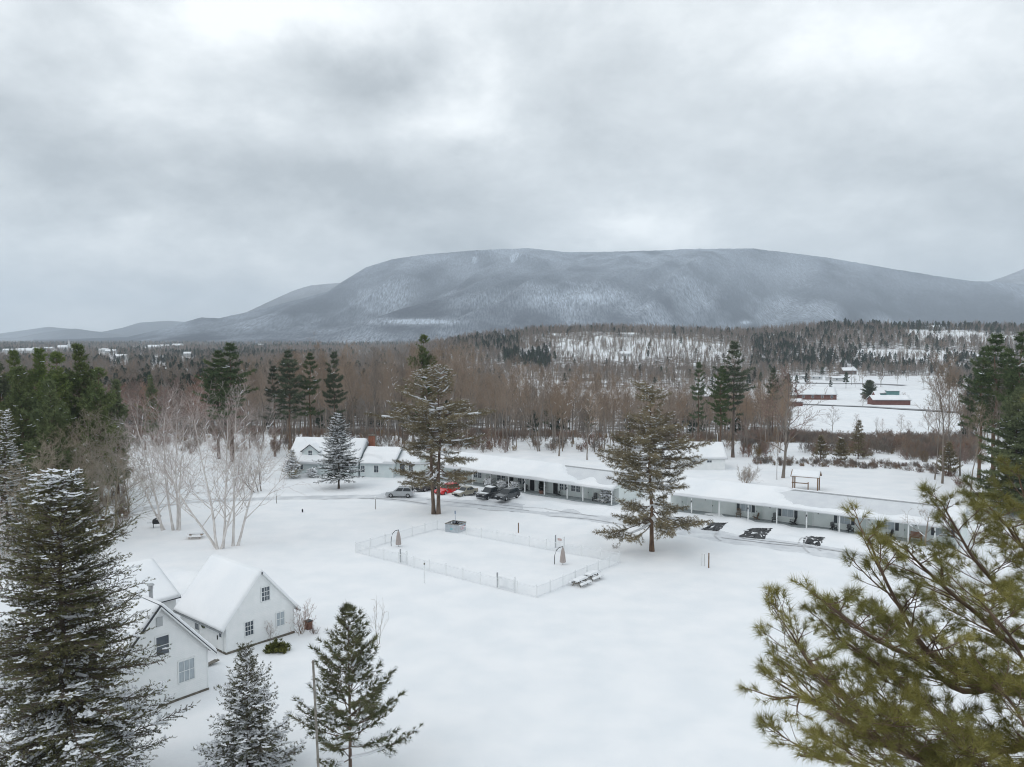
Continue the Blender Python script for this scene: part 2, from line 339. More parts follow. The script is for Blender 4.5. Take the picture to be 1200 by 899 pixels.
# ------------------------------------------------------------------ trees
def nrm(v): return v / (np.linalg.norm(v) or 1)
def cluster():
    g = np.random.default_rng(6); V = []; F = []; v, f = tpl_blob()
    for i in range(5):
        V.append(v * g.uniform(.34, .62) * (1.0, .8, .8) + (g.uniform(-.75, .75), g.uniform(-.5, .5), g.uniform(-.12, .12))); F.append(f + i * len(v))
    return np.concatenate(V), np.concatenate(F)
BLOB = cluster()
TUFT6 = tpl_tuft(7, 1.15, .26, 2); TUFT10 = tpl_tuft(12, 1.25, .15, 3); BRUSH8 = tpl_brush(9, .20, 4, .8, .42); BRUSH14 = tpl_brush(15, .12, 5, .85, .40)
TUFTF = tpl_tuft(32, 1.2, .028, 7, .3, .7)
def conifer(seed, h, r, crown0=.06, nb=150, whorl=0, el0=-.25, el1=.6, curve=.1, s_in=.15, bl_n=4.5, bl_len=.36, bl_min=.25, bl_ang=.95, tuft=BRUSH8, tsize=.36, tsp=.24,
            prof=None, snow=None, snow_size=.34, limb_snow=0.0, trunk_r=None, lean=(0, 0), fork=None, jit=.25, needles=ND_SP, bark=BARKS, droop=.12, zpow=.85, gaps=0.0, tj=.5, bend=1.0, vert=.2, irr=.28):
    g = np.random.default_rng(seed); rr = random.Random(seed)
    trunk_r = trunk_r or h * .014
    prof = prof or (lambda t: (1 - t) ** .85 * min(1, .75 + 2.2 * t))
    wood = []; TP = []; TD = []; TS = []; SP = []; SD = []; SS = []; LS = []
    stems = fork or [((0, 0), (lean[0], lean[1]), 1.0)]
    trunk = []
    for (bx, by), (lx, ly), hs in stems:
        H = h * hs; ax = lambda z: np.array([bx + lx * (z / H) + bend * .012 * H * math.sin(z * .5 + seed) * z / H, by + ly * (z / H) + .010 * H * math.cos(z * .41 + seed) * z / H, z])
        n = 14
        for k in range(n):
            z0, z1 = H * k / n, H * (k + 1) / n
            rad = lambda z: trunk_r * hs * (max(1 - z / H, .02) ** .8 + (.35 * max(0, 1 - z / (H * .05)) if z < H * .05 else 0))
            trunk.append((*(ax(z0) - (0, 0, .3 if k == 0 else 0)), *ax(z1), rad(z0), rad(z1)))
        for i in range(int(nb / len(stems))):
            u = (i + rr.random()) / (nb / len(stems)); t = u ** zpow
            if whorl:
                nw = max(3, int(H * (1 - crown0) / whorl)); t = (round(t * nw) + rr.uniform(-.12, .12)) / nw
            t = min(max(t, 0), .985)
            if gaps and vnoise(t * 9 + seed, seed * 3.7) < gaps and rr.random() < .75: continue
            z = H * (crown0 + (1 - crown0) * t); az = i * 2.39996 + rr.uniform(-.5, .5)
            azn = 1 - irr + 2 * irr * float(vnoise(az * 1.1 + 40, t * 5 + seed))          # uneven outline
            L = max(.25, r * hs * prof(t) * azn * (1 + rr.uniform(-jit, jit)))
            el = el0 + (el1 - el0) * t + rr.uniform(-.12, .12)
            hd = np.array([math.cos(az), math.sin(az), 0]); c = curve * (1 - t)
            def P(s): return ax(z) + hd * (L * s * math.cos(el)) + np.array([0, 0, L * (s * math.sin(el) + c * s * s - droop * s * (1 - s))])
            br = max(.012, L * .011 + .008)
            pts = [P(s) for s in (0, .25, .5, .75, 1)]
            for k in range(4): wood.append((*pts[k], *pts[k + 1], br * (1 - .23 * k), br * (1 - .23 * (k + 1))))
            if limb_snow and rr.random() < limb_snow:
                for k in range(3):
                    if rr.random() < .7: LS.append((*(pts[k] + (0, 0, br)), *(pts[k + 1] + (0, 0, br)), .05 + br, .035 + br))
            nbl = max(3, int(L * bl_n)); ps = snow(t) if snow else 0
            for j in range(nbl + 1):
                s = s_in + (1 - s_in) * (j + .5 * rr.random()) / nbl if j < nbl else 1.0; s = min(s, 1)
                side = (-1) ** j if j < nbl else 0; q = P(s); tan = nrm(P(min(s + .05, 1.05)) - P(s - .05))
                perp = np.array([-hd[1], hd[0], 0]); a = bl_ang * rr.uniform(.7, 1.15)
                d = nrm(tan * math.cos(a) + side * perp * math.sin(a) + np.array([0, 0, rr.uniform(-vert * 1.1, vert)])) if side else tan
                l = bl_min + bl_len * L * (1 - s) * rr.uniform(.6, 1.2) if side else bl_min * 1.1
                if side: wood.append((*q, *(q + d * l), br * .35 + .004, .004))
                nt_ = max(1, int(l / tsp)); f = (np.arange(nt_) + .6) / nt_
                pp = q + d * (l * f)[:, None] + g.normal(0, .03, (nt_, 3)); dd = d + g.normal(0, tj, (nt_, 3)) * .5
                TP.append(pp); TD.append(dd); TS.append(tsize * g.uniform(.7, 1.2, nt_))
                if ps and rr.random() < ps:
                    k = max(1, int(nt_ * .8)); SP.append(pp[-k:] + np.array([0, 0, .08]) + g.normal(0, .05, (k, 3))); SD.append(np.repeat((d * (1, 1, .3))[None], k, 0) + g.normal(0, .25, (k, 3)) * (1, 1, .3)); SS.append(snow_size * g.uniform(.5, 1.25, k))
    tv, tf = segs_np(trunk, 8); wv, wf = segs_np(wood, 3)
    TP, TD, TS = np.concatenate(TP), np.concatenate(TD), np.concatenate(TS)
    nv, nf = place_np(TP - TD / np.linalg.norm(TD, axis=1, keepdims=True) * TS[:, None] * .25, TD, TS, *tuft, g)
    out = dict(trunk=mesh_np('trunk', tv, None, tf, [bark], smooth=True), crown=mesh_parts('crown', [(wv, wf, 0), (nv, nf, 1)], [bark, needles]))
    sp = []
    if SP:
        v, f = place_np(np.concatenate(SP), np.concatenate(SD), np.concatenate(SS), *BLOB, g, up=1); sp.append((v, f, 0))
    if LS:
        v, f = segs_np(LS, 5); sp.append((v, f, 0))
    if sp: out['snow_clumps'] = mesh_parts('snow_clumps', sp, [TSNOW], smooth=True)
    return out
def plant(name, label, cat, loc, meshes, rz=0, group=None):
    t = thing(name, label, cat, loc, rz, group)
    for k, me in meshes.items(): link(k, me, t)
    return t

def bare(seed, h, spread=.45, trunk_r=None, clear=.35, levels=4, kids=(5, 4, 4, 3), thin=.018, up=.35, multi=None, wob=.16, nseg=3, ratio=.5, side0=.7, snow=0.0, ang=(.45, .95), nlimb=14, tlean=(0, 0), ttop=.92):
    """leafless broadleaf: trunk segments and crown segments"""
    rr = random.Random(seed); trunk = []; crown = []; LS = []
    trunk_r = trunk_r or h * .0125
    def rot(d, a):
        p = np.cross(d, (rr.gauss(0, 1), rr.gauss(0, 1), rr.gauss(0, 1))); p = nrm(p)
        return nrm(d * math.cos(a) + p * math.sin(a))
    def grow(p, d, L, r, lev):
        pts = [p]; q = p; n = nseg if lev < levels else 2
        for k in range(n):
            d = nrm(d + np.array([rr.gauss(0, wob), rr.gauss(0, wob), rr.gauss(0, wob) + up * (.22 if lev < levels else .1)]))
            q2 = q + d * (L / n); r1 = max(r * (1 - .75 * (k + 1) / n), thin * .45); r0 = max(r * (1 - .75 * k / n), thin * .5)
            crown.append((*q, *q2, r0, r1)); q = q2; pts.append(q)
            if snow and lev <= 2 and abs(d[2]) < .85 and rr.random() < snow: LS.append((*(pts[-2] + (0, 0, r0 * .8)), *(q2 + (0, 0, r1 * .8)), r0 * .8 + .025, r1 * .8 + .02))
        if lev < levels:
            for j in range(kids[lev]):
                f = .3 + .7 * (j + rr.random()) / kids[lev]; i = min(int(f * n), n - 1); w = f * n - i
                b = pts[i] * (1 - w) + pts[i + 1] * w
                grow(b, rot(nrm(pts[i + 1] - pts[i]), rr.uniform(*ang) * (1.1 if lev > 1 else .85)), L * ratio * rr.uniform(.75, 1.25), max(r * .45, thin * .6), lev + 1)
    for (bx, by), d0, hs in (multi or [((0, 0), (tlean[0], tlean[1], 1), 1.0)]):
        H = h * hs; d = nrm(np.array(d0, float)); p = np.array([bx, by, -.3]); n = 9; R0 = trunk_r * hs ** .5; pts = [p]
        for k in range(n):
            d = nrm(d + np.array([rr.gauss(0, .05), rr.gauss(0, .05), .05])); q = p + d * (H * ttop / n)
            trunk.append((*p, *q, R0 * (1 - .85 * (k / n)) * (1.25 if k == 0 else 1), R0 * (1 - .85 * ((k + 1) / n)))); p = q; pts.append(p)
        for j in range(nlimb):
            f = clear + (1 - clear) * (j + rr.random() * .8) / nlimb; i = min(int(f * n), n - 1); w = f * n - i; b = pts[i] * (1 - w) + pts[i + 1] * w
            td = nrm(pts[i + 1] - pts[i]); az = j * 2.4 + rr.random(); el = side0 * (1.15 - .75 * f)
            hd = np.array([math.cos(az), math.sin(az), 0]); dd = nrm(td * math.cos(el) + hd * math.sin(el))
            grow(b, dd, H * spread * (1.15 - .75 * f) * rr.uniform(.75, 1.2), R0 * (1 - .8 * f) * .5, 1)
        grow(pts[-1], d, H * (1 - ttop) * 2, R0 * .16, 2)
    return trunk, crown, LS
def bare_meshes(seed, h, bark=BARKD, twig=TWIG, sides=3, **k):
    t, c, s = bare(seed, h, **k); c = np.array(c)
    tv, tf = segs_np(t, 7); big = c[:, 6] > .045
    v1, f1 = segs_np(c[big], 5); v2, f2 = segs_np(c[~big], sides)
    out = dict(trunk=mesh_np('trunk', tv, None, tf, [bark], smooth=True), crown=mesh_parts('crown', [(v1, f1, 0), (v2, f2, 1)], [bark, twig]))
    if s:
        v, f = segs_np(s, 4); out['snow_clumps'] = mesh_np('snow_clumps', v, None, f, [TSNOW])
    return out

# many-member woods far off: one object each, trees set on points
def scatter(name, label, pts, scales, idx, sources, cat=None, group=None):
    c = bpy.data.collections.new(name + '_kinds')
    for i, me in enumerate(sources):
        o = bpy.data.objects.new('%s_kind_%d' % (name, i), me); c.objects.link(o)
    me = bpy.data.meshes.new(name); P = np.asarray(pts, np.float32); me.vertices.add(len(P)); me.vertices.foreach_set('co', P.ravel())
    g = np.random.default_rng(len(P))
    for an, ty, val in (('sc', 'FLOAT', np.asarray(scales, np.float32)), ('rot', 'FLOAT', g.random(len(P)).astype(np.float32) * 6.283), ('vi', 'INT', np.asarray(idx, np.int32))):
        a = me.attributes.new(an, ty, 'POINT'); a.data.foreach_set('value', val)
    o = link(name, me); tag(o, label, cat, group, 'stuff')
    ng = bpy.data.node_groups.new(name, 'GeometryNodeTree')
    ng.interface.new_socket('Geometry', in_out='INPUT', socket_type='NodeSocketGeometry'); ng.interface.new_socket('Geometry', in_out='OUTPUT', socket_type='NodeSocketGeometry')
    N = ng.nodes; L = ng.links; gi = N.new('NodeGroupInput'); go = N.new('NodeGroupOutput')
    iop = N.new('GeometryNodeInstanceOnPoints'); ci = N.new('GeometryNodeCollectionInfo'); ci.inputs[0].default_value = c
    ci.inputs['Separate Children'].default_value = True; ci.inputs['Reset Children'].default_value = True
    def attr(nm, ty):
        a = N.new('GeometryNodeInputNamedAttribute'); a.data_type = ty; a.inputs[0].default_value = nm; return a.outputs[0]
    cb = N.new('ShaderNodeCombineXYZ'); L.new(attr('rot', 'FLOAT'), cb.inputs[2])
    L.new(gi.outputs[0], iop.inputs['Points']); L.new(ci.outputs[0], iop.inputs['Instance']); iop.inputs['Pick Instance'].default_value = True
    L.new(attr('vi', 'INT'), iop.inputs['Instance Index']); L.new(cb.outputs[0], iop.inputs['Rotation']); L.new(attr('sc', 'FLOAT'), iop.inputs['Scale'])
    L.new(iop.outputs[0], go.inputs[0])
    md = o.modifiers.new('scatter', 'NODES'); md.node_group = ng
    return o
# ------------------------------------------------------------------ terrain
HILLTOP = [(-400, 416), (0, 416), (430, 416), (480, 409), (525, 398), (560, 391), (620, 385), (690, 380), (760, 382), (830, 385), (880, 386), (950, 379), (1000, 377), (1120, 379), (1200, 381), (1500, 384)]
def hill_h(px):
    y = np.interp(px, [a for a, b in HILLTOP], [b for a, b in HILLTOP]); return CAMH + (HOR - y) / FPX * 1300 - 11
def terrain(x, y):
    x = np.asarray(x, float); y = np.asarray(y, float); yy = np.maximum(y, 1); px = 600 + FPX * x / (yy + 1)
    edge = np.interp(px, [0, 560, 900, 1060, 1200], [190, 185, 172, 156, 140])
    z = -10 * sstep(0, 130, y - edge - 4)
    hh = hill_h(px) + 10
    z = z + np.where(y < 1300, np.clip((y - 830) / 470, 0, 1) ** 1.05, 1 - .9 * sstep(1300, 2300, y)) * hh * (y > 830)
    z = z + 1.2 * (fbm(x * .01, y * .01, 3) - .5) * sstep(200, 400, y) * 3
    return z
# driveway centre lines in photo pixels: (px, py, half width in metres)
ROADS = [[(60, 640, 1.6), (110, 612, 1.7), (160, 597, 1.8), (220, 587, 1.9), (330, 583, 2.0), (440, 581, 2.3), (520, 588, 3.2), (580, 591, 3.4), (640, 597, 3.6), (690, 603, 3.6), (740, 611, 3.2), (800, 620, 3.2), (860, 631, 3.0), (930, 640, 2.9), (1000, 651, 2.9), (1060, 660, 2.8), (1120, 672, 2.6), (1200, 694, 2.4)],
         [(455, 577, 1.5), (500, 574, 2.2), (540, 575, 2.6), (590, 581, 2.6)], [(120, 606, .5), (60, 612, 1.0), (0, 640, 1.2)]]
def road_d(x, y):
    best = np.full(np.shape(x), 99.0)
    for ln in ROADS:
        P = [(*PX(a, b)[:2], w) for a, b, w in ln]
        for (x0, y0, w0), (x1, y1, w1) in zip(P, P[1:]):
            dx, dy = x1 - x0, y1 - y0; t = np.clip(((x - x0) * dx + (y - y0) * dy) / (dx * dx + dy * dy), 0, 1)
            d = np.hypot(x - x0 - t * dx, y - y0 - t * dy) - (w0 + (w1 - w0) * t); best = np.minimum(best, d)
    return best
MOUNDS = [(438, 552, 2.2, .9), (455, 556, 1.6, .7), (417, 556, 2.0, .8), (365, 556, 1.8, .7), (485, 565, 2.0, .6), (640, 592, 3.0, .35), (700, 598, 2.5, .4), (860, 612, 2, .3), (905, 620, 2.2, .4), (960, 626, 2.2, .35), (1000, 634, 2.5, .4), (1040, 640, 2.5, .4), (1085, 652, 3.0, .5), (210, 670, 2.5, .4), (225, 676, 2, .4), (880, 556, 4, .5), (690, 629, 1.2, .3), (1070, 648, 2.5, .5)]
def ground_h(x, y):
    x = np.asarray(x, float); y = np.asarray(y, float)
    z = terrain(x, y) + .35 * (fbm(x * .035 + 3, y * .035, 3) - .5) + .13 * (fbm(x * .3, y * .3 + 5, 4) - .5)
    d = road_d(x, y) + .9 * (fbm(x * .5 + 9, y * .5, 3) - .5)
    z = z + .16 * np.exp(-((d - .75) / .6) ** 2) * (.4 + 1.2 * fbm(x * .6, y * .6, 2)) - .24 * (1 - sstep(-.5, .55, d))
    for a, b, w, h in MOUNDS:
        p = PX(a, b); rr = np.hypot(x - p[0], y - p[1]); z = z + h * np.exp(-(rr / w) ** 2) * (.6 + .8 * fbm(x * .9, y * .9, 3))
    # wells melted and shaded out of the snow round the big trunks
    for a, b in ((510, 600), (764, 643), (396, 570)):
        p = PX(a, b); z = z - .25 * np.exp(-(np.hypot(x - p[0], y - p[1]) / 1.6) ** 2)
    return z
def grid_mesh(name, X, Y, Z, mats):
    n, m = X.shape; V = np.stack([X, Y, Z], -1).reshape(-1, 3); i = np.arange(n * m).reshape(n, m)
    F = np.stack([i[:-1, :-1], i[:-1, 1:], i[1:, 1:], i[1:, :-1]], -1).reshape(-1, 4)
    return mesh_np(name, V, None, F, mats, smooth=True)
gx = np.arange(-104, 104.1, .5); gy = np.arange(-12, 214, .5); GX, GY = np.meshgrid(gx, gy)
GZ = ground_h(GX, GY)
fade = np.minimum(np.minimum(GX + 104, 104 - GX), np.minimum(GY + 12, 214 - GY)); GZ = GZ - .9 * (1 - sstep(0, 5, fade))
tag(link('snow_ground', grid_mesh('snow_ground', GX, GY, GZ, [SNOW])), kind='structure')
def gz(x, y): return float(ground_h(np.array([x]), np.array([y]))[0])
# wide ground sheet out to the horizon, lower where the near snow lies on it
rows = np.concatenate([np.arange(-300, 0, 50), np.arange(0, 420, 7), np.arange(420, 1500, 14), np.arange(1500, 3000, 60), np.geomspace(3000, 15800, 16)])
us = np.linspace(-.92, .92, 420); UU, YY = np.meshgrid(us, rows); XX = UU * np.maximum(YY + 300, 260) * 1.0
ZZ = terrain(XX, YY) - .8 * ((np.abs(XX) < 100) & (YY < 210))
VSNOW = mat('snow_with_undergrowth', (.80, .825, .85), (.87, .885, .90), .25, .8)
vn = VSNOW.node_tree.nodes; vl = VSNOW.node_tree.links; va = vn.new('ShaderNodeAttribute'); va.attribute_name = 'wood'; vb = vn['Principled BSDF']
vz = vn.new('ShaderNodeTexNoise'); vz.inputs['Scale'].default_value = .12; vz.inputs['Detail'].default_value = 8; vz.inputs['Roughness'].default_value = .7; vc = vn.new('ShaderNodeTexCoord'); vl.new(vc.outputs['Object'], vz.inputs[0])
vr = vn.new('ShaderNodeMapRange'); vr.inputs[1].default_value = .40; vr.inputs[2].default_value = .56; vl.new(vz.outputs[0], vr.inputs[0]); vm = vn.new('ShaderNodeMath'); vm.operation = 'MULTIPLY'; vl.new(vr.outputs[0], vm.inputs[0]); vl.new(va.outputs['Fac'], vm.inputs[1])
vx = vn.new('ShaderNodeMix'); vx.data_type = 'RGBA'; vl.new(vm.outputs[0], vx.inputs[0]); vl.new(vb.inputs['Base Color'].links[0].from_socket, vx.inputs[6]); vx.inputs[7].default_value = (.13, .105, .09, 1); vl.new(vx.outputs[2], vb.inputs['Base Color'])
def inb(v, a, b): return (v >= a) & (v <= b)
def keep(px, Y, X):
    """share of trees that stand at a spot: fields, clearings and roads stay open"""
    px = np.asarray(px, float); k = np.ones(px.shape); nz = fbm(X * .006 + 31, Y * .006, 3); py = HOR - (terrain(X, Y) - CAMH) / (Y + 1) * FPX
    k = np.where((nz < .36) & (Y > 300), .2, k)
    k = np.where(inb(px, 925, 1130) & inb(Y, 250, 560), 0, k); k = np.where(inb(px, 905, 1110) & inb(Y, 560, 760), .06, k); k = np.where((px > 1130) & inb(Y, 300, 620), .25, k)
    k = np.where(inb(px, 590, 905) & inb(Y, 380, 570), .2, k); k = np.where(inb(px, 400, 560) & inb(Y, 380, 450), .4, k)
    k = np.where(inb(px + 12 * np.sin(py), 648, 862) & inb(py + 3 * np.sin(px * .05), 400, 421), .30, k)
    k = np.where(inb(px, 790, 870) & inb(Y, 690, 740), .15, k); k = np.where(inb(px, 985, 1010) & inb(Y, 760, 840), .1, k)
    return k
me = grid_mesh('valley_ground', XX, YY, ZZ, [VSNOW]); PXv = 600 + FPX * XX / (np.maximum(YY, 1) + 1)
wd = np.where(YY > 300, keep(PXv, YY, XX), .0); wd = np.where(wd > .5, 1.0, .12 * (wd > 0)); at_ = me.attributes.new('wood', 'FLOAT', 'POINT'); at_.data.foreach_set('value', wd.astype(np.float32).ravel())
tag(link('valley_ground', me), kind='structure')
# ploughed driveway of packed snow: lies in the trough of the snow sheet
def road_sheet():
    dx = np.arange(-75, 75, .4); dy = np.arange(70, 165, .4); X, Y = np.meshgrid(dx, dy); D = road_d(X, Y)
    Z = terrain(X, Y) + .35 * (fbm(X * .035 + 3, Y * .035, 3) - .5) - .16 + .05 * (fbm(X * 1.2, Y * 1.2, 3) - .5)
    n, m = X.shape; V = np.stack([X, Y, Z], -1).reshape(-1, 3); i = np.arange(n * m).reshape(n, m)
    F = np.stack([i[:-1, :-1], i[:-1, 1:], i[1:, 1:], i[1:, :-1]], -1).reshape(-1, 4); k = (D.ravel()[F] < .35).all(1); F = F[k]
    u, inv = np.unique(F, return_inverse=True)
    return mesh_np('driveway', V[u], None, inv.reshape(-1, 4), [SNOWP], smooth=True)
tag(link('driveway', road_sheet()), kind='structure')
def on_road(x, y): return float(terrain(x, y) + .35 * (fbm(np.array([x * .035 + 3]), np.array([y * .035]), 3)[0] - .5) - .13)
# tyre tracks pressed into the driveway and out of the parking bays
def ribbon(pxs, w, lift=.02):
    P = [PX(a, b)[:2] for a, b in pxs]; P = np.array(P); Q = []
    for i in range(len(P) - 1):
        for f in np.linspace(0, 1, 10, endpoint=False):
            p0, p1, p2, p3 = P[max(i - 1, 0)], P[i], P[i + 1], P[min(i + 2, len(P) - 1)]
            Q.append(.5 * (2 * p1 + (p2 - p0) * f + (2 * p0 - 5 * p1 + 4 * p2 - p3) * f * f + (3 * p1 - p0 - 3 * p2 + p3) * f ** 3))
    Q.append(P[-1]); Q = np.array(Q); T = np.gradient(Q, axis=0); T /= np.linalg.norm(T, axis=1, keepdims=True); N = np.stack([-T[:, 1], T[:, 0]], 1)
    w = w * (.6 + .8 * fbm(Q[:, 0] * .8, Q[:, 1] * .8, 2))[:, None]
    V = np.stack([Q + N * w / 2, Q - N * w / 2], 1).reshape(-1, 2); z = np.maximum(ground_h(V[:, 0], V[:, 1]), [on_road(*v) for v in V]) + lift
    n = len(Q); i = np.arange(n - 1)[:, None] * 2; F = i + np.array([[0, 1, 3, 2]])
    return np.column_stack([V, z]), F
RUT = mat('tyre_rut_slush', (.46, .465, .475), (.68, .69, .71), 1.2, .5, contrast=(.3, .7))
tr = [([(842, 622), (838, 627), (845, 633)], .22), ([(936, 640), (937, 634), (950, 630)], .18), ([(948, 647), (942, 641), (943, 636), (946, 633)], .22), ([(962, 645), (958, 642), (957, 639)], .15), ([(845, 629), (900, 636), (960, 642), (1020, 652)], .3), ([(870, 630), (930, 637), (990, 646), (1050, 657)], .3),
      ([(110, 614), (150, 602), (200, 592), (300, 585)], .35), ([(120, 618), (165, 603), (215, 592), (320, 586), (440, 583), (500, 589)], .35), ([(560, 597), (620, 602), (690, 607), (740, 616)], .25), ([(585, 590), (640, 596), (700, 604)], .22), ([(500, 584), (560, 590), (620, 597)], .2)]
tag(link('tyre_tracks', mesh_parts('tyre_tracks', [(*ribbon(a, w), 0) for a, w in tr], [RUT])), kind='structure')
# valley roads
def road_line(pxs, w):
    P = []
    for a, b in pxs:
        Y = np.geomspace(220, 3000, 2500); d = ray(a, b); X = d[0] / d[1] * Y; Z = CAMH + d[2] / d[1] * Y; i = int(np.argmax(Z <= terrain(X, Y))); P.append((X[i], Y[i]))
    P = np.array(P); Q = np.concatenate([P[i] + (P[i + 1] - P[i]) * np.linspace(0, 1, 16, endpoint=False)[:, None] for i in range(len(P) - 1)] + [P[-1:]])
    T = np.gradient(Q, axis=0); T /= np.linalg.norm(T, axis=1, keepdims=True); N = np.stack([-T[:, 1], T[:, 0]], 1); V = np.stack([Q + N * w / 2, Q - N * w / 2], 1).reshape(-1, 2); n = len(Q)
    return np.column_stack([V, terrain(V[:, 0], V[:, 1]) + .35]), np.arange(n - 1)[:, None] * 2 + np.array([[0, 1, 3, 2]])
SALT = mat('salted_road', (.20, .20, .21), (.42, .43, .44), .08, .7)
for q, w in (([(905, 473), (960, 475), (1030, 478), (1080, 481), (1150, 486)], 7), ([(900, 449), (960, 449.5), (1020, 450), (1060, 452)], 8), ([(600, 467), (720, 469), (830, 473), (905, 473)], 6)): v, f = road_line(q, w); tag(link('valley_road', mesh_np('valley_road', v, None, f, [SALT])), kind='structure')
# wet asphalt laid bare where cars stood
for k, q in enumerate([[(801, 606.5), (778, 607), (772, 614.5), (790, 614)], [(853, 614.5), (834, 613.5), (821, 620), (842, 622)], [(904, 622), (880, 620.5), (866, 628.5), (896, 631)], [(966.5, 632), (948, 629.5), (940, 636), (961, 639.5)]]):
    rr = random.Random(k); pts = []
    P = [PX(*a)[:2] for a in q]
    for i in range(4):
        a, b = P[i], P[(i + 1) % 4]
        for f in np.linspace(0, 1, 14, endpoint=False): 
            p = a + (b - a) * f + np.array([rr.gauss(0, .11), rr.gauss(0, .11)]); pts.append(p)
    c = sum(P) / 4; V = []; F = []; n = len(pts)
    for s in (1, .66, .33):
        for p in pts:
            w = c + (p - c) * s; V.append((*w, max(gz(*w), on_road(*w)) + .012))
    V.append((*c, max(gz(*c), on_road(*c)) + .012))
    F4 = [(s * n + i, s * n + (i + 1) % n, (s + 1) * n + (i + 1) % n, (s + 1) * n + i) for s in (0, 1) for i in range(n)]; F3 = [(2 * n + i, 2 * n + (i + 1) % n, 3 * n) for i in range(n)]
    tag(link('asphalt_patch', mesh_np('asphalt_patch', V, F3, F4, [ASPH])), kind='structure')

# ------------------------------------------------------------------ mountains
def mountain_mat(name, dark, mid, light, zlo, zhi, amt=1.0):
    m = bpy.data.materials.new(name); m.use_nodes = True; n = m.node_tree.nodes; l = m.node_tree.links; b = n['Principled BSDF']; b.inputs['Roughness'].default_value = .95; b.inputs['Specular IOR Level'].default_value = .05
    tcn = n.new('ShaderNodeTexCoord')
    def nz(sc, detail, mapsc, lo, hi, rough=.55):
        mp = n.new('ShaderNodeMapping'); mp.inputs['Scale'].default_value = mapsc; l.new(tcn.outputs['Object'], mp.inputs[0])
        t = n.new('ShaderNodeTexNoise'); t.inputs['Scale'].default_value = sc; t.inputs['Detail'].default_value = detail; t.inputs['Roughness'].default_value = rough; l.new(mp.outputs[0], t.inputs[0])
        r = n.new('ShaderNodeMapRange'); r.inputs[1].default_value = lo; r.inputs[2].default_value = hi; l.new(t.outputs[0], r.inputs[0]); return r.outputs[0]
    def mth(op, a, b_=None):
        q = n.new('ShaderNodeMath'); q.operation = op; q.use_clamp = True
        for i, v in enumerate((a, b_)):
            if v is None: continue
            if isinstance(v, (int, float)): q.inputs[i].default_value = v
            else: l.new(v, q.inputs[i])
        return q.outputs[0]
    sp = n.new('ShaderNodeSeparateXYZ'); l.new(tcn.outputs['Object'], sp.inputs[0])
    alt = n.new('ShaderNodeMapRange'); alt.inputs[1].default_value = zlo; alt.inputs[2].default_value = zhi; l.new(sp.outputs[2], alt.inputs[0])
    at = n.new('ShaderNodeAttribute'); at.attribute_name = 'open'
    patch = mth('MULTIPLY', nz(.0022, 5, (1, .45, 1.5), .42, .64), .85)
    patch = mth('ADD', patch, at.outputs['Fac'])
    streak = nz(1, 3, (.13, .016, .022), .34, .66, .75); fine = nz(1, 3, (.09, .03, .04), .30, .75, .7)
    snow = mth('MULTIPLY', patch, streak); snow = mth('MULTIPLY', snow, .95 * amt); snow = mth('MAXIMUM', snow, mth('MULTIPLY', mth('MULTIPLY', mth('SUBTRACT', at.outputs['Fac'], .55), 3.0), mth('ADD', streak, .25)))
    rime_and_veil = mth('MULTIPLY', alt.outputs[0], nz(.0035, 6, (1, 1, 1), .25, .6)); rime_and_veil = mth('MULTIPLY', rime_and_veil, mth('ADD', mth('MULTIPLY', fine, .7), .35))  # frost on the heights, whitened further in place of cloud veiling the summit
    a = n.new('ShaderNodeMix'); a.data_type = 'RGBA'; a.inputs[6].default_value = (*dark, 1); a.inputs[7].default_value = (*mid, 1); l.new(fine, a.inputs[0])
    c = n.new('ShaderNodeMix'); c.data_type = 'RGBA'; c.inputs[7].default_value = (*light, 1); l.new(a.outputs[2], c.inputs[6]); l.new(mth('MAXIMUM', snow, mth('MULTIPLY', rime_and_veil, .80)), c.inputs[0])
    l.new(c.outputs[2], b.inputs['Base Color'])
    return m
def mountain(name, prof, D0, Dr, D1, px0, px1, step, rowsn, m, spur=1.0, shear=.35, seed=0, opens=(), power=1.25):
    pxs = np.arange(px0, px1 + .1, step); ds = np.concatenate([np.linspace(D0, Dr, rowsn), np.linspace(Dr, D1, 14)[1:]])
    PXg, Dg = np.meshgrid(pxs, ds); ridge = np.interp(PXg, [a for a, b in prof], [b for a, b in prof])
    zr = CAMH + (HOR - ridge) / FPX * Dr; t = np.clip((Dg - D0) / (Dr - D0), 0, 1); zb = -10.
    zr = zr * (1 + .012 * (fbm(PXg * .06, PXg * 0 + seed, 4) - .5) * (t > .9))
    up = np.where(Dg <= Dr, 1 - (1 - t) ** power, 1 - .6 * sstep(Dr, D1, Dg)); z = zb + (zr - zb) * up
    X = (PXg - 600) / FPX * Dg
    s = X * .0011 - (Dg - D0) * shear * .0011
    rd = 1 - np.abs(2 * fbm(s * 1.0 + seed, Dg * .00018 + seed, 2) - 1) * 1.6
    rd2 = 1 - np.abs(2 * fbm(s * 2.7 + seed * 3, Dg * .0006, 3) - 1) * 1.6
    env = np.clip(t * (1 - t) * 4, 0, 1) * (Dg <= Dr)
    z = z + spur * env * (zr - zb) * (.42 * np.minimum(rd - .95, 0) + .16 * np.minimum(rd2 - .95, 0)) + 5 * (fbm(X * .03, Dg * .03, 3) - .5) * (t > 0)
    me = grid_mesh(name, X, Dg, z, [m])
    op = np.zeros(PXg.shape)
    py = HOR - (z - CAMH) / Dg * FPX
    for a, b, w, h, v in opens: op += v * np.exp(-((PXg - a) / w) ** 2 - ((py - b) / h) ** 2)
    at = me.attributes.new('open', 'FLOAT', 'POINT'); at.data.foreach_set('value', np.clip(op, -1, 1).astype(np.float32).ravel())
    return tag(link(name, me), kind='structure')
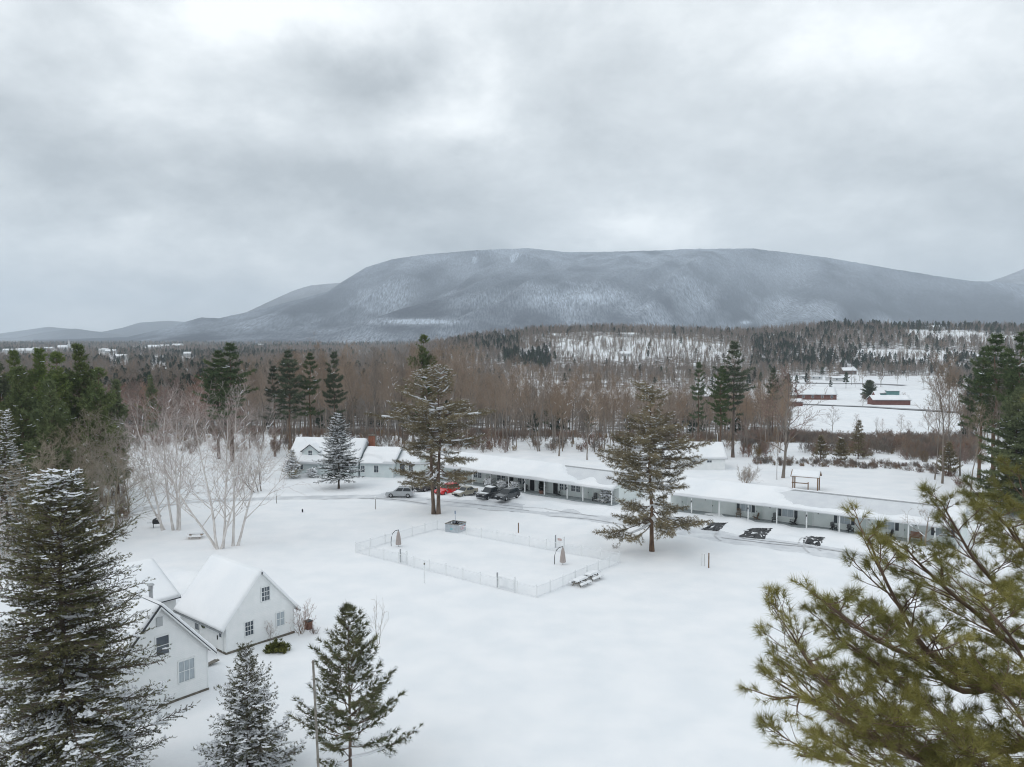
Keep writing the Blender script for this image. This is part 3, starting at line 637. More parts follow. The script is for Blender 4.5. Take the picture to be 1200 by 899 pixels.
MM = mountain_mat('mountain_forest', (.032, .038, .054), (.085, .092, .114), (.54, .60, .68), 190, 660)
MF = mountain_mat('far_mountain_forest', (.06, .06, .07), (.12, .12, .13), (.60, .63, .68), 100, 700, .5)
mountain('mountain', [(60, 398), (150, 395), (185, 387), (215, 378), (238, 372), (258, 373), (300, 364), (340, 354), (385, 342), (408, 327), (430, 314), (460, 305), (500, 299), (550, 295), (590, 293), (615, 292), (640, 294), (660, 296), (700, 296.5), (760, 295), (800, 293.5), (850, 292), (880, 292.5), (920, 297), (960, 302), (1000, 308), (1050, 317), (1100, 325), (1135, 330), (1155, 330), (1200, 334), (1500, 340)],
         3600, 6200, 7600, 40, 1440, 2.5, 150, MM, 1.0, .45, 3, [(490, 377, 45, 3.2, 1.6), (700, 345, 60, 12, .45), (420, 350, 30, 12, .4), (690, 350, 35, 9, .35), (925, 352, 70, 7, .3), (873, 378, 7, 2.5, 1.4), (655, 355, 60, 14, .3), (556, 306, 3.5, 5, 1.7), (600, 304, 3, 6, 1.7), (606, 300, 3, 4, 1.5)])
mountain('far_mountain', [(1100, 336), (1150, 332), (1170, 326), (1200, 314), (1260, 300), (1400, 296), (1500, 320)], 6500, 8200, 9500, 1090, 1500, 5, 40, MF, .5, .3, 8)
mountain('far_mountain', [(150, 396), (190, 388), (240, 378), (290, 366), (320, 352), (345, 341), (365, 335), (420, 330), (480, 340), (560, 360)], 7400, 8800, 10000, 150, 560, 4, 40, MF, .5, .3, 12)
mountain('distant_hills', [(-350, 394), (-200, 388), (-60, 392), (0, 391), (30, 387), (58, 383), (90, 386), (120, 389), (145, 384), (165, 378), (200, 376), (260, 380), (300, 390)], 9500, 11500, 13000, -350, 300, 5, 24, MF, .3, .3, 21)
mountain('distant_hills', [(-350, 396), (20, 396), (50, 390), (88, 385), (115, 389), (150, 393), (200, 396)], 8300, 9300, 10500, -350, 200, 5, 24, MF, .3, .3, 25)

# ------------------------------------------------------------------ haze: even air over the whole valley
hz = MB().box(-15500, 15500, -700, 16500, -13.5, 900)
hm = bpy.data.materials.new('valley_air'); hm.use_nodes = True; n_ = hm.node_tree.nodes; n_.remove(n_['Principled BSDF'])
pv = n_.new('ShaderNodeVolumePrincipled'); pv.inputs['Color'].default_value = (.80, .90, 1.0, 1); pv.inputs['Density'].default_value = 0.90e-4; pv.inputs['Anisotropy'].default_value = 0.0
hm.node_tree.links.new(pv.outputs[0], n_['Material Output'].inputs['Volume'])
tag(hz.build('haze', hm), 'thin pale winter haze over the valley', kind='stuff')
# ------------------------------------------------------------------ building parts (local frame: x along the front, y back, z up)
def window(t, x0, x1, z0, z1, y, face='y-', glass=GLASS, cols=2, rowsn=2, curtain=False, shut=False, trim=TRIM, lab=None):
    """face: which way the wall looks (y-: front, y+: back, x+, x-); y is the wall plane coordinate"""
    def T(u, d, z):       # u along the wall, d outwards
        return {'y-': (u, y - d, z), 'y+': (u, y + d, z), 'x+': (y + d, u, z), 'x-': (y - d, u, z)}[face]
    def bx(mb, a, b, d0, d1, c, e, m=0):
        p, q = T(a, d0, c), T(b, d1, e); mb.box(min(p[0], q[0]), max(p[0], q[0]), min(p[1], q[1]), max(p[1], q[1]), c, e, m)
    f = MB(); w = .09
    bx(f, x0 - w, x0, .0, .06, z0 - w, z1 + w); bx(f, x1, x1 + w, .0, .06, z0 - w, z1 + w); bx(f, x0, x1, .0, .06, z1, z1 + w); bx(f, x0 - .04, x1 + .04, .0, .10, z0 - w, z0 - .002)
    for i in range(1, cols): u = x0 + (x1 - x0) * i / cols; bx(f, u - .018, u + .018, .02, .045, z0, z1)
    for i in range(1, rowsn): z = z0 + (z1 - z0) * i / rowsn; bx(f, x0, x1, .02, .048, z - .02, z + .02)
    o = f.build('window', trim, t)
    p = MB(); bx(p, x0, x1, .004, .018, z0, z1); p.build('pane', CURT if curtain else glass, o)
    if shut:
        for a, b in ((x0 - .55, x0 - .13), (x1 + .13, x1 + .55)):
            s = MB(); bx(s, a, b, .0, .045, z0 - .03, z1 + .03); s.build('shutter', SHUT, t)
    return o
SHUT = mat('grey_shutter', (.055, .065, .075), (.08, .09, .10), 3, .6, wave=('Z', .06))
DOORM = mat('pale_green_door', (.58, .64, .62), (.64, .69, .67), 1, .5)
def door(t, x0, y, face='y-', m=DOORM, w=.95, h=2.05, z0=0.12, glass=False):
    s = -1 if face == 'y-' else 1
    d = MB(); d.box(x0, x0 + w, min(y, y + s * .04), max(y, y + s * .04), z0, z0 + h); o = d.build('door', m, t)
    f = MB()
    for a, b, c, e in ((x0 - .1, x0, z0, z0 + h + .1), (x0 + w, x0 + w + .1, z0, z0 + h + .1), (x0, x0 + w, z0 + h, z0 + h + .1)): f.box(a, b, min(y, y + s * .07), max(y, y + s * .07), c, e)
    f.build('door_frame', TRIM, o)
    hd = MB().box(x0 + .08, x0 + .16, y + s * .09 - .03, y + s * .09 + .03, z0 + .95, z0 + 1.12); hd.build('handle', BLACKP, o)
    if glass: MB().box(x0 + .15, x0 + w - .15, min(y + s * .045, y + s * .06), max(y + s * .045, y + s * .06), z0 + 1.1, z0 + h - .2).build('pane', GLASS, o)
    return o
def snow_slab(o, ax, up, nx, ns, thick, mask=None, seed=0, rough=.35):
    """blanket of snow on a roof plane: o corner, ax along the eave, up along the slope; thickness field with soft edges"""
    o, ax, up = map(lambda v: np.array(v, float), (o, ax, up)); nrmv = nrm(np.cross(ax, up)); nrmv = nrmv if nrmv[2] > 0 else -nrmv
    La, Lu = np.linalg.norm(ax), np.linalg.norm(up); U, S = np.meshgrid(np.linspace(0, 1, nx), np.linspace(0, 1, ns))
    x, y = U * La, S * Lu; T = thick * (1 - rough + 2 * rough * fbm(x * .45 + seed, y * .8 + seed * 2, 3))
    ed = np.minimum(np.minimum(x, La - x), np.minimum(y + .25, Lu - y + .12)); T = T * np.clip(.55 + ed / .5, 0, 1)
    if mask is not None: k = np.clip(mask(x, y, La, Lu), 0, 1); T = T * k - .06 * (k <= .02)
    over = (y < 1e-6) * .10 * (fbm(x * 1.5, x * 0 + seed, 2) - .2)
    P = o + U[..., None] * ax + S[..., None] * up + T[..., None] * nrmv - over[..., None] * nrm(up)
    i = np.arange(nx * ns).reshape(ns, nx); F = [np.stack([i[:-1, :-1], i[:-1, 1:], i[1:, 1:], i[1:, :-1]], -1).reshape(-1, 4)]
    V = P.reshape(-1, 3); B = (o + U[..., None] * ax + S[..., None] * up - .03 * nrmv).reshape(-1, 3); base = len(V); V = np.concatenate([V, B])
    rim = np.concatenate([i[0, :], i[1:, -1], i[-1, -2::-1], i[-2:0:-1, 0]]); r2 = np.roll(rim, -1)
    F.append(np.stack([rim, rim + base, r2 + base, r2], -1))
    return V, np.concatenate(F), 0
def gable_roof(t, x0, x1, y0, y1, ze, pitch, over=.35, th=.12, rake=.3, m=ROOFM, name='roof', edge=None, axis='x'):
    """ridge along x (or y); returns ridge height"""
    k = math.tan(pitch); mb = MB()
    if axis == 'x':
        yc = (y0 + y1) / 2; zr = ze + k * (yc - y0)
        for s, ya in ((-1, y0), (1, y1)):
            e = (ya + s * over, ze - k * over); mb.prism([(x0 - rake, e[0], e[1]), (x0 - rake, yc, zr), (x0 - rake, yc, zr + th), (x0 - rake, e[0], e[1] + th)], (x1 - x0 + 2 * rake, 0, 0))
    else:
        xc = (x0 + x1) / 2; zr = ze + k * (xc - x0)
        for s, xa in ((-1, x0), (1, x1)):
            e = (xa + s * over, ze - k * over); mb.prism([(e[0], y0 - rake, e[1]), (xc, y0 - rake, zr), (xc, y0 - rake, zr + th), (e[0], y0 - rake, e[1] + th)], (0, y1 - y0 + 2 * rake, 0))
    return mb.build(name, m, t), zr
def house_walls(t, x0, x1, y0, y1, z0, ze, pitch, m, axis='x', name='wall'):
    k = math.tan(pitch); mb = MB()
    if axis == 'x': yc = (y0 + y1) / 2; zr = ze + k * (yc - y0); mb.prism([(x0, y0, z0), (x0, y1, z0), (x0, y1, ze), (x0, yc, zr), (x0, y0, ze)], (x1 - x0, 0, 0))
    else: xc = (x0 + x1) / 2; zr = ze + k * (xc - x0); mb.prism([(x0, y0, z0), (x1, y0, z0), (x1, y0, ze), (xc, y0, zr), (x0, y0, ze)], (0, y1 - y0, 0))
    return mb.build(name, m, t)
def slab_part(t, specs, name='roof_snow'):
    me = mesh_parts(name, [snow_slab(*a, **k) for a, k in specs], [SNOW], smooth=True); o = link(name, me, t); return o

# ------------------------------------------------------------------ the two motel wings
def wing(label, loc, rz, L, posts, pitch, depth, rooms, snow_spec, first_post=0.0, ze=2.55, porch=2.1, slab=0.12):
    t = thing('motel_wing', label, 'motel wing', loc, rz)
    k = math.tan(pitch); yb = porch + depth; yc = yb / 2; zr = ze + .1 + k * yc
    MB().box(0, L, -.15, porch, -.35, slab).build('porch_floor', CONC, t)
    # enclosed rooms behind the porch: front wall, gable ends
    w = MB(); zc = ze + .1 + k * porch - .05
    w.prism([(0, porch, -.3), (0, yb, -.3), (0, yb, ze), (0, yc, zr - .08), (0, porch, zc)], (L, 0, 0)); w.build('wall', GSID, t)
    for xg in (L + .005, -.105): MB().prism([(xg, 0.05, ze + .02), (xg, porch, ze + .02), (xg, porch, zc)], (.1, 0, 0)).build('porch_gable', GSID, t)
    MB().box(0, L, .04, porch - .004, ze + .03, ze + .08).build('porch_ceiling', TRIM, t)
    for x in posts: MB().box(x - .08, x + .08, .02, .18, slab, ze + .028).build('post', TRIM, t, bevel=.01)
    MB().box(-.3, L + .3, -.12, -.04, ze - .14, ze + .08).build('fascia', TRIM, t)
    r = MB(); th = .10
    for s, ya, yo in ((1, 0, -.35), (-1, yb, yb + .35)):
        ez = ze + .1 - k * .35
        r.prism([(-.35, yo, ez), (-.35, yc, zr), (-.35, yc, zr + th), (-.35, yo, ez + th)], (L + .7, 0, 0))
    ro = r.build('roof', ROOFM, t)
    MB().prism([(-.36, yc - .28, zr + th - k * .28 + .01), (-.36, yc, zr + th + .01), (-.36, yc + .28, zr + th - k * .28 + .01), (-.36, yc, zr + th + .06)], (L + .72, 0, 0)).build('ridge_cap', METAL, ro)
    for kind, x in rooms:
        if kind == 'door': door(t, x, porch, m=DOORM)
        elif kind == 'dark_door':
            o = door(t, x, porch, m=BLACKP); 
        elif kind == 'pair': window(t, x, x + .75, 1.0, 2.0, porch); window(t, x + .98, x + 1.73, 1.0, 2.0, porch)
        elif kind == 'wide':
            window(t, x, x + 1.55, .95, 2.0, porch, cols=2, rowsn=1, curtain=True, shut=True)
        elif kind == 'lamp':
            b = MB().box(x - .07, x + .07, porch - .12, porch - .003, 1.95, 2.2); b.tube([(x, porch - .1, 1.95), (x, porch - .1, 1.85)], [.09, .06], 8); b.build('wall_lamp', BLACKP, t)
        elif kind == 'meter': MB().box(x - .1, x + .1, porch - .1, porch - .003, 1.1, 1.5).build('meter_box', BLACKP, t)
    for x in posts[1::2]:
        b = MB().box(x - .06, x + .06, -.11, .017, 1.75, 1.95); b.tube([(x, -.05, 1.95), (x, -.05, 2.02)], [.07, .02], 6); b.build('post_lantern', BLACKP, t)
    Ls = L + .6; e0 = np.array([-.3, -.36, ze + .1 - k * .36 + th]); upv = np.array([0, yc + .33, k * (yc + .36)]); 
    specs = [((e0, (Ls, 0, 0), upv, int(Ls / .35), 26, *snow_spec[:1]), dict(mask=snow_spec[1], seed=snow_spec[2], rough=snow_spec[3]))]
    e1 = np.array([-.3, yb + .36, ze + .1 - k * .36 + th]); specs.append(((e1, (Ls, 0, 0), np.array([0, -(yc + .33), k * (yc + .36)]), int(Ls / .6), 14, .28), dict(seed=4)))
    slab_part(ro, specs)
    return t
# long wing behind the cars
D1 = (PX(713, 593) - PX(595.6, 575.3))[:2]; D1 /= np.linalg.norm(D1); RZ1 = math.atan2(D1[1], D1[0])
O1 = PX(595.6, 575.3)[:2] - D1 * 17.5
L1 = 17.5 + np.linalg.norm((PX(713, 593) - PX(595.6, 575.3))[:2]) + .6
w1post = [17.5 - 8.1, 17.5 - 4.05] + [17.5 + np.linalg.norm((PX(*p) - PX(595.6, 575.3))[:2]) * 1.0 for p in ((595.6, 575.3), (612.3, 578.7), (638.4, 581.4), (666, 585.2), (684.3, 588), (713, 593))]
w1post = [.1, 4.8] + w1post; w1post[-1] = L1 - .1
def m1(x, y, La, Lu):          # thick snow, slid off the right-hand end but for a strip and a lump at the eave
    e = 26.0 + (1 - sstep(0, 1, y / Lu)) * 5.5 + 1.6 * (fbm(x * 0 + 3, y * 1.1, 2) - .5); k = 1 - sstep(e - .25, e + .35, x)
    e2 = .8 + .5 * fbm(x * .5, y * 0 + 8, 3) + 1.7 * np.exp(-((x - 33.2) / 1.2) ** 2); k2 = (1 - sstep(e2 - .2, e2 + .3, y)) * .55
    return np.maximum(k, k2)
rooms1 = [('pair', 3.0), ('door', 6.0), ('pair', 8.0), ('door', 10.8), ('lamp', 12.2), ('pair', 12.4 + 1), ('dark_door', 16.1), ('pair', 18.0), ('lamp', 20.2), ('dark_door', 20.6), ('door', 22.4), ('lamp', 23.9), ('dark_door', 25.4), ('pair', 24.4 + 2.3), ('pair', 29.0), ('door', 32.2), ('lamp', 31.4), ('door', 35.2), ('lamp', 36.6), ('pair', 37.2)]
rooms1 = [(a, x) for a, x in rooms1 if x < L1 - 2]
wing('long pale green motel wing under thick roof snow, behind the parked cars', (*O1, .05), RZ1, L1, w1post, R(20), 7.6, rooms1, (.42, m1, 2, .3))
# wing on the far side of the big pine
PW = [(779, 599), (842, 607), (875.7, 611.7), (910, 615.7), (946, 619.7), (984, 625), (1023.7, 628.8), (1064.7, 635.7), (1095, 640.7)]
A2, B2 = PX(779, 598.2)[:2], PX(1095, 640.7)[:2]; D2 = (B2 - A2) / np.linalg.norm(B2 - A2); RZ2 = math.atan2(D2[1], D2[0])
w2post = [max(.1, float((PX(*p)[:2] - A2) @ D2)) for p in PW]; L2 = w2post[-1] + 2.6; w2post = w2post + [L2 - .1]
w2post.insert(1, w2post[1] / 2)
def m2(x, y, La, Lu):          # snow lies over the left part, bare ribbed metal with a drift along the eave after that
    e = 17.2 + 1.2 * np.sin(y * 1.3) + 1.5 * (fbm(x * .3, y * 1.2, 2) - .5); k = 1 - sstep(e - .3, e + .5, x)
    e2 = .7 + .9 * fbm(x * .35, y * 0 + 2, 3) ** 1.5 * 2.0 + .5 * (x > 35); k2 = (1 - sstep(e2 - .3, e2 + .3, y)) * .7
    k3 = sstep(37.5, 39.5, x) * .8
    return np.maximum(np.maximum(k, k2), k3)
xp = lambda px, py: float((PX(px, py, .1)[:2] - A2) @ D2)
rooms2 = [('door', 1.8), ('meter', 3.4), ('lamp', 5.6), ('door', 6.6), ('wide', 10.9), ('door', 13.2), ('lamp', 15.2), ('wide', 16.9), ('door', 20.1), ('lamp', 21.8), ('wide', 24.4), ('door', 27.0), ('lamp', 28.3), ('wide', 29.8), ('door', 32.5), ('lamp', 33.9), ('wide', 36.2), ('door', 39), ('wide', 41.0)]
wing('white motel wing with bare ribbed roof and a row of porch chairs', (*A2, .03), RZ2, L2, w2post, R(19), 7.2, [r for r in rooms2 if r[1] < L2 - 2.5], (.36, m2, 7, .35))
# ------------------------------------------------------------------ the inn at the end of the motel
OI = PX(345, 556.5); EI = PX(460, 560); DI = (EI - OI)[:2]; LI = float(np.linalg.norm(DI)); RZI = math.atan2(DI[1], DI[0])
t = thing('inn_house', 'pale inn house with a dormer and a brick chimney, behind the snowy spruce', 'house', (OI[0], OI[1], .1), RZI)
xm = 12.6
house_walls(t, -1.2, xm, 0, 9.0, -.3, 2.5, R(40), BGSID); ro, zr = gable_roof(t, -1.2, xm, 0, 9.0, 2.5, R(40), .5, .14, .3, ROOFM)
k = math.tan(R(40)); sl = lambda y: 2.5 + k * y
slab_part(ro, [(((-1.5, -.5, sl(-.5) + .14), (xm + 1.7, 0, 0), (0, 5.0, k * 5.0), 40, 22, .40), dict(seed=1)), (((-1.5, 9.5, sl(-.5) + .14), (xm + 1.7, 0, 0), (0, -5.0, k * 5.0), 30, 12, .30), dict(seed=2))])
# dormer with its own little gable
dx0, dx1, dz = 1.35, 4.55, 3.75
d = MB(); d.prism([(dx0, .7, 2.9), (dx1, .7, 2.9), (dx1, .7, dz + .7), ((dx0 + dx1) / 2, .7, dz + 1.85), (dx0, .7, dz + .7)], (0, 3.0, 0)); do = d.build('dormer', BGSID, t)
r = MB(); xc = (dx0 + dx1) / 2
for s in (-1, 1): r.prism([(xc, .4, dz + 1.85), (xc + s * 1.9, .4, dz + .45), (xc + s * 1.9, .4, dz + .55), (xc, .4, dz + 1.97)], (0, 3.6, 0))
r.build('roof', DARKROOF, do)
slab_part(do, [(((xc - 1.9, .45, dz + .56), (0, 3.4, 0), (1.9, 0, 1.4), 12, 10, .25), dict(seed=3)), (((xc + 1.9, .45, dz + .56), (0, 3.4, 0), (-1.9, 0, 1.4), 12, 10, .25), dict(seed=4))])
window(t, xc - .38, xc + .38, dz - .35, dz + .75, .7)
window(t, .5, 1.0, 1.0, 1.9, 0, cols=1); window(t, 1.25, 1.75, 1.0, 1.9, 0, cols=1); window(t, 8.2, 9.0, .9, 2.0, 0)
# lower part with the chimney
x1 = LI
house_walls(t, xm + .31, x1, .4, 8.6, -.3, 2.6, R(27), BGSID); ro2, zr2 = gable_roof(t, xm + .6, x1, .4, 8.6, 2.6, R(27), .4, .14, .25, ROOFM)
k2_ = math.tan(R(27))
def mi_(x, y, La, Lu): return 1 - .96 * (1 - sstep(-.2, .2, ((x - 1.0) / 3.6) ** 2 + ((y) / 2.4) ** 2 - 1))
slab_part(ro2, [(((xm + .4, 0, 2.6 - k2_ * .4 + .14), (x1 - xm, 0, 0), (0, 4.5, k2_ * 4.5), 44, 30, .42), dict(seed=5, mask=mi_)), (((xm + .4, 9.0, 2.6 - k2_ * .4 + .14), (x1 - xm, 0, 0), (0, -4.5, k2_ * 4.5), 20, 12, .3), dict(seed=6))])
window(t, xm + .55, xm + 1.25, .75, 1.95, .4, curtain=False); window(t, xm + 3.1, xm + 3.95, .75, 2.05, .4)
MB().box(xm + .25, xm + 1.25, 5.4, 6.4, 3.0, 6.95).build('chimney', BRICK, t); MB().box(xm + .15, xm + 1.35, 5.3, 6.5, 6.952, 7.12).build('chimney_cap', FOUND, t)
MB().box(x1 - .12, x1 + .004, .33, .398, -.2, 2.5).build('corner_board', TRIM, t)
# low link with the office door between the inn and the long wing
c = MB().prism([(x1 + .01, 2.4, -.3), (x1 + .01, 8, -.3), (x1 + .01, 8, 2.5), (x1 + .01, 5.2, 3.9), (x1 + .01, 2.4, 2.5)], (4.6, 0, 0)); c.build('entrance_link', GSID, t)
ro3, _ = gable_roof(t, x1 + .31, x1 + 4.6, 2.4, 8, 2.52, R(26.5), .5, .12, .05, ROOFM, 'link_roof'); kk = math.tan(R(26.5))
slab_part(ro3, [(((x1 + .28, 1.9, 2.52 - kk * .5 + .12), (4.4, 0, 0), (0, 3.3, kk * 3.3), 20, 14, .4), dict(seed=8))])
door(t, x1 + .7, 2.4, m=BLACKP, glass=True); window(t, x1 + 2.4, x1 + 3.2, .9, 2.0, 2.4)

# ------------------------------------------------------------------ white garage behind the shrub
OB = PX(797, 550.5); t = thing('white_garage', 'white garage with a snowy roof standing behind the bare round shrub', 'garage', (OB[0], OB[1], 0), R(0))
house_walls(t, -4, 8.9, 0, 7.4, -.4, 2.35, R(34), WSID); ro, zr = gable_roof(t, -4, 8.9, 0, 7.4, 2.35, R(34), .35, .12, .45, METAL); k = math.tan(R(34))
slab_part(ro, [(((-4.35, -.35, 2.35 - k * .35 + .12), (13.6, 0, 0), (0, 3.95, k * 3.95), 40, 16, .3), dict(seed=3)), (((-4.35, 7.75, 2.35 - k * .35 + .12), (13.6, 0, 0), (0, -3.95, k * 3.95), 20, 8, .25), dict(seed=3))])
window(t, 2.2, 3.1, 1.45, 1.85, 0, rowsn=1); window(t, 5.3, 6.2, 1.45, 1.85, 0, rowsn=1)
MB().box(-.6, .4, -.06, -.003, -.2, 1.9).build('door', TRIM, t)
p = MB().tube([(8.2, 3.7, zr - .1), (8.2, 3.7, zr + 1.9)], [.06, .045], 8); p.build('vent_pipe', TRIM, t)

# ------------------------------------------------------------------ right cottage: gable wall faces the lawn
def cottage_frame(a, b): d = (b - a)[:2]; return math.atan2(d[1], d[0]), float(np.linalg.norm(d))
A = PX(265, 768); B = PX(345, 742); rz, Wd = cottage_frame(A, B)
t = thing('white_cottage', 'white clapboard cottage with a snowy roof and a red bin at its far corner', 'cottage', (A[0], A[1], .1), rz)
ze, xc, zap = 2.38, Wd / 2, 6.05; pit = math.atan((zap - ze) / xc); Lc = 7.6
house_walls(t, 0, Wd, 0, Lc, .12, ze, pit, WSID, 'y'); MB().box(-.03, Wd + .03, -.03, Lc + .03, -.5, .118).build('foundation', FOUND, t)
ro, zr = gable_roof(t, 0, Wd, 0, Lc, ze, pit, .42, .12, .28, TRIM, axis='y'); k = math.tan(pit)
ed = MB()
for s, xa in ((-1, 0), (1, Wd)): ed.box(xa + s * .46 - .03, xa + s * .46 + .03, -.3, Lc + .3, ze - k * .42 - .06, ze - k * .42 + .10)
ed.build('gutter', METAL, ro)
slab_part(ro, [(((-.42, Lc + .27, ze - k * .42 + .13), (0, -(Lc + .53), 0), (xc + .42, 0, k * (xc + .42)), 26, 26, .24), dict(seed=2, rough=.2)), (((Wd + .42, -.26, ze - k * .42 + .13), (0, Lc + .53, 0), (-(xc + .42), 0, k * (xc + .42)), 20, 20, .24), dict(seed=5, rough=.2))])
for x in (.002, Wd - .102): MB().box(x, x + .1, -.03, -.003, .12, ze - .05).build('corner_board', TRIM, t)
ux = lambda px, z: 0
window(t, 1.75, 2.5, 1.0, 2.15, 0, cols=3, rowsn=3); window(t, 4.75, 5.5, 1.0, 2.15, 0, cols=2, curtain=True); window(t, 3.35, 4.1, 3.55, 4.7, 0, cols=3, rowsn=3)
window(t, 4.3, 4.95, .95, 2.05, 0, 'x-', cols=2); 
d = MB().box(-.05, -.003, .45, 1.3, .15, 2.15); do = d.build('door', WSID, t); MB().box(-.06, -.051, .6, .95, 1.25, 1.95).build('pane', GLASS, do); MB().box(-.12, -.055, 1.16, 1.22, .95, 1.3).build('handle', BLACKP, do)
MB().box(-.10, -.003, .35, .448, .15, 2.2).build('door_frame', TRIM, do)
w = MB(); w.tube([(-.05, 3.55 + .27 * math.cos(q * .5236), 1.65 + .27 * math.sin(q * .5236)) for q in range(13)], .07, 6); wr = w.build('door_wreath', ND_DK, t)
MB().box(xc - .05, xc + .05, -.31, -.28, zr - .1, zr + .10).build('ridge_finial', DARKROOF, ro)

# left cottage: a tall front gable with a cross wing behind
A = PX(191, 829); B = PX(244.5, 809.5); rz = math.atan2((B - A)[1], (B - A)[0]); u = np.array([math.cos(rz), math.sin(rz)]); Wd = 7.1; O = B[:2] - u * Wd
t = thing('white_cottage', 'white cottage with a dark roof edge and a metal flue, half behind the tallest spruce', 'cottage', (O[0], O[1], .1), rz)
ze, xc, zap = 3.2, Wd / 2, 7.2; pit = math.atan((zap - ze) / xc); k = math.tan(pit)
house_walls(t, 0, Wd, 0, 14.0, .15, ze, pit, WSID, 'y'); MB().box(-.03, Wd + .03, -.03, 14, -.5, .148).build('foundation', FOUND, t)
ro, zr = gable_roof(t, 0, Wd, 0, 16.0, ze, pit, .55, .1, .3, DARKROOF, axis='y')
f = MB()
for s, xa in ((-1, 0), (1, Wd)): f.prism([(xa + s * .55, -.32, ze - k * .55 - .15), (xc, -.32, zr - .15), (xc, -.32, zr - .003), (xa + s * .55, -.32, ze - k * .55 - .003)], (0, .05, 0))
f.build('rake_board', TRIM, ro)
slab_part(ro, [(((-.55, 16.2, ze - k * .55 + .11), (0, -16.35, 0), (xc + .5, 0, k * (xc + .5)), 40, 26, .26), dict(seed=2, rough=.2)), (((Wd + .55, -.1, ze - k * .55 + .11), (0, 16.3, 0), (-(xc + .5), 0, k * (xc + .5)), 40, 20, .26), dict(seed=5, rough=.2))])
window(t, 3.25, 4.15, 4.05 - .35, 5.35 - .35, 0, cols=1, rowsn=2); window(t, 4.85, 6.0, 1.25, 2.75, 0, cols=3, rowsn=2, curtain=True)
v = MB(); v.box(xc - .25, xc + .2, -.05, -.003, 5.75, 6.4); v.build('gable_vent', mat('vent_grey', (.45, .47, .48), wave=('Z', .08)), t)
for x in (Wd - .102,): MB().box(x, x + .1, -.03, -.003, .15, ze - .05).build('corner_board', TRIM, t)
p = MB(); p.tube([(xc + .35, 1.9, zr - .9), (xc + .35, 1.9, zr + .75)], .14, 12); p.tube([(xc + .35, 1.9, zr + .75), (xc + .35, 1.9, zr + .95)], [.17, .17], 12); p.tube([(xc + .35, 1.9, zr + 1.0), (xc + .35, 1.9, zr + 1.1)], [.26, .2], 12); p.build('flue', METAL, t)
# cross wing
y0, yw, xe = 14.6, 9.4, Wd + 5.2; zb, pb = 2.7, R(26)
house_walls(t, -8, xe, y0, y0 + yw, -.4, zb, pb, WSID, name='cross_wing'); rb, zrb = gable_roof(t, -8, xe, y0, y0 + yw, zb, pb, .4, .1, .3, DARKROOF, 'cross_roof'); kb = math.tan(pb)
slab_part(rb, [(((-8.3, y0 - .4, zb - kb * .4 + .1), (xe + 8.55, 0, 0), (0, yw / 2 + .4, kb * (yw / 2 + .4)), 50, 20, .32), dict(seed=9, rough=.2)), (((-8.3, y0 + yw + .4, zb - kb * .4 + .1), (xe + 8.55, 0, 0), (0, -(yw / 2 + .4), kb * (yw / 2 + .4)), 30, 12, .3), dict(seed=6))])
window(t, Wd + 2.2, Wd + 3.0, .9, 2.0, y0)
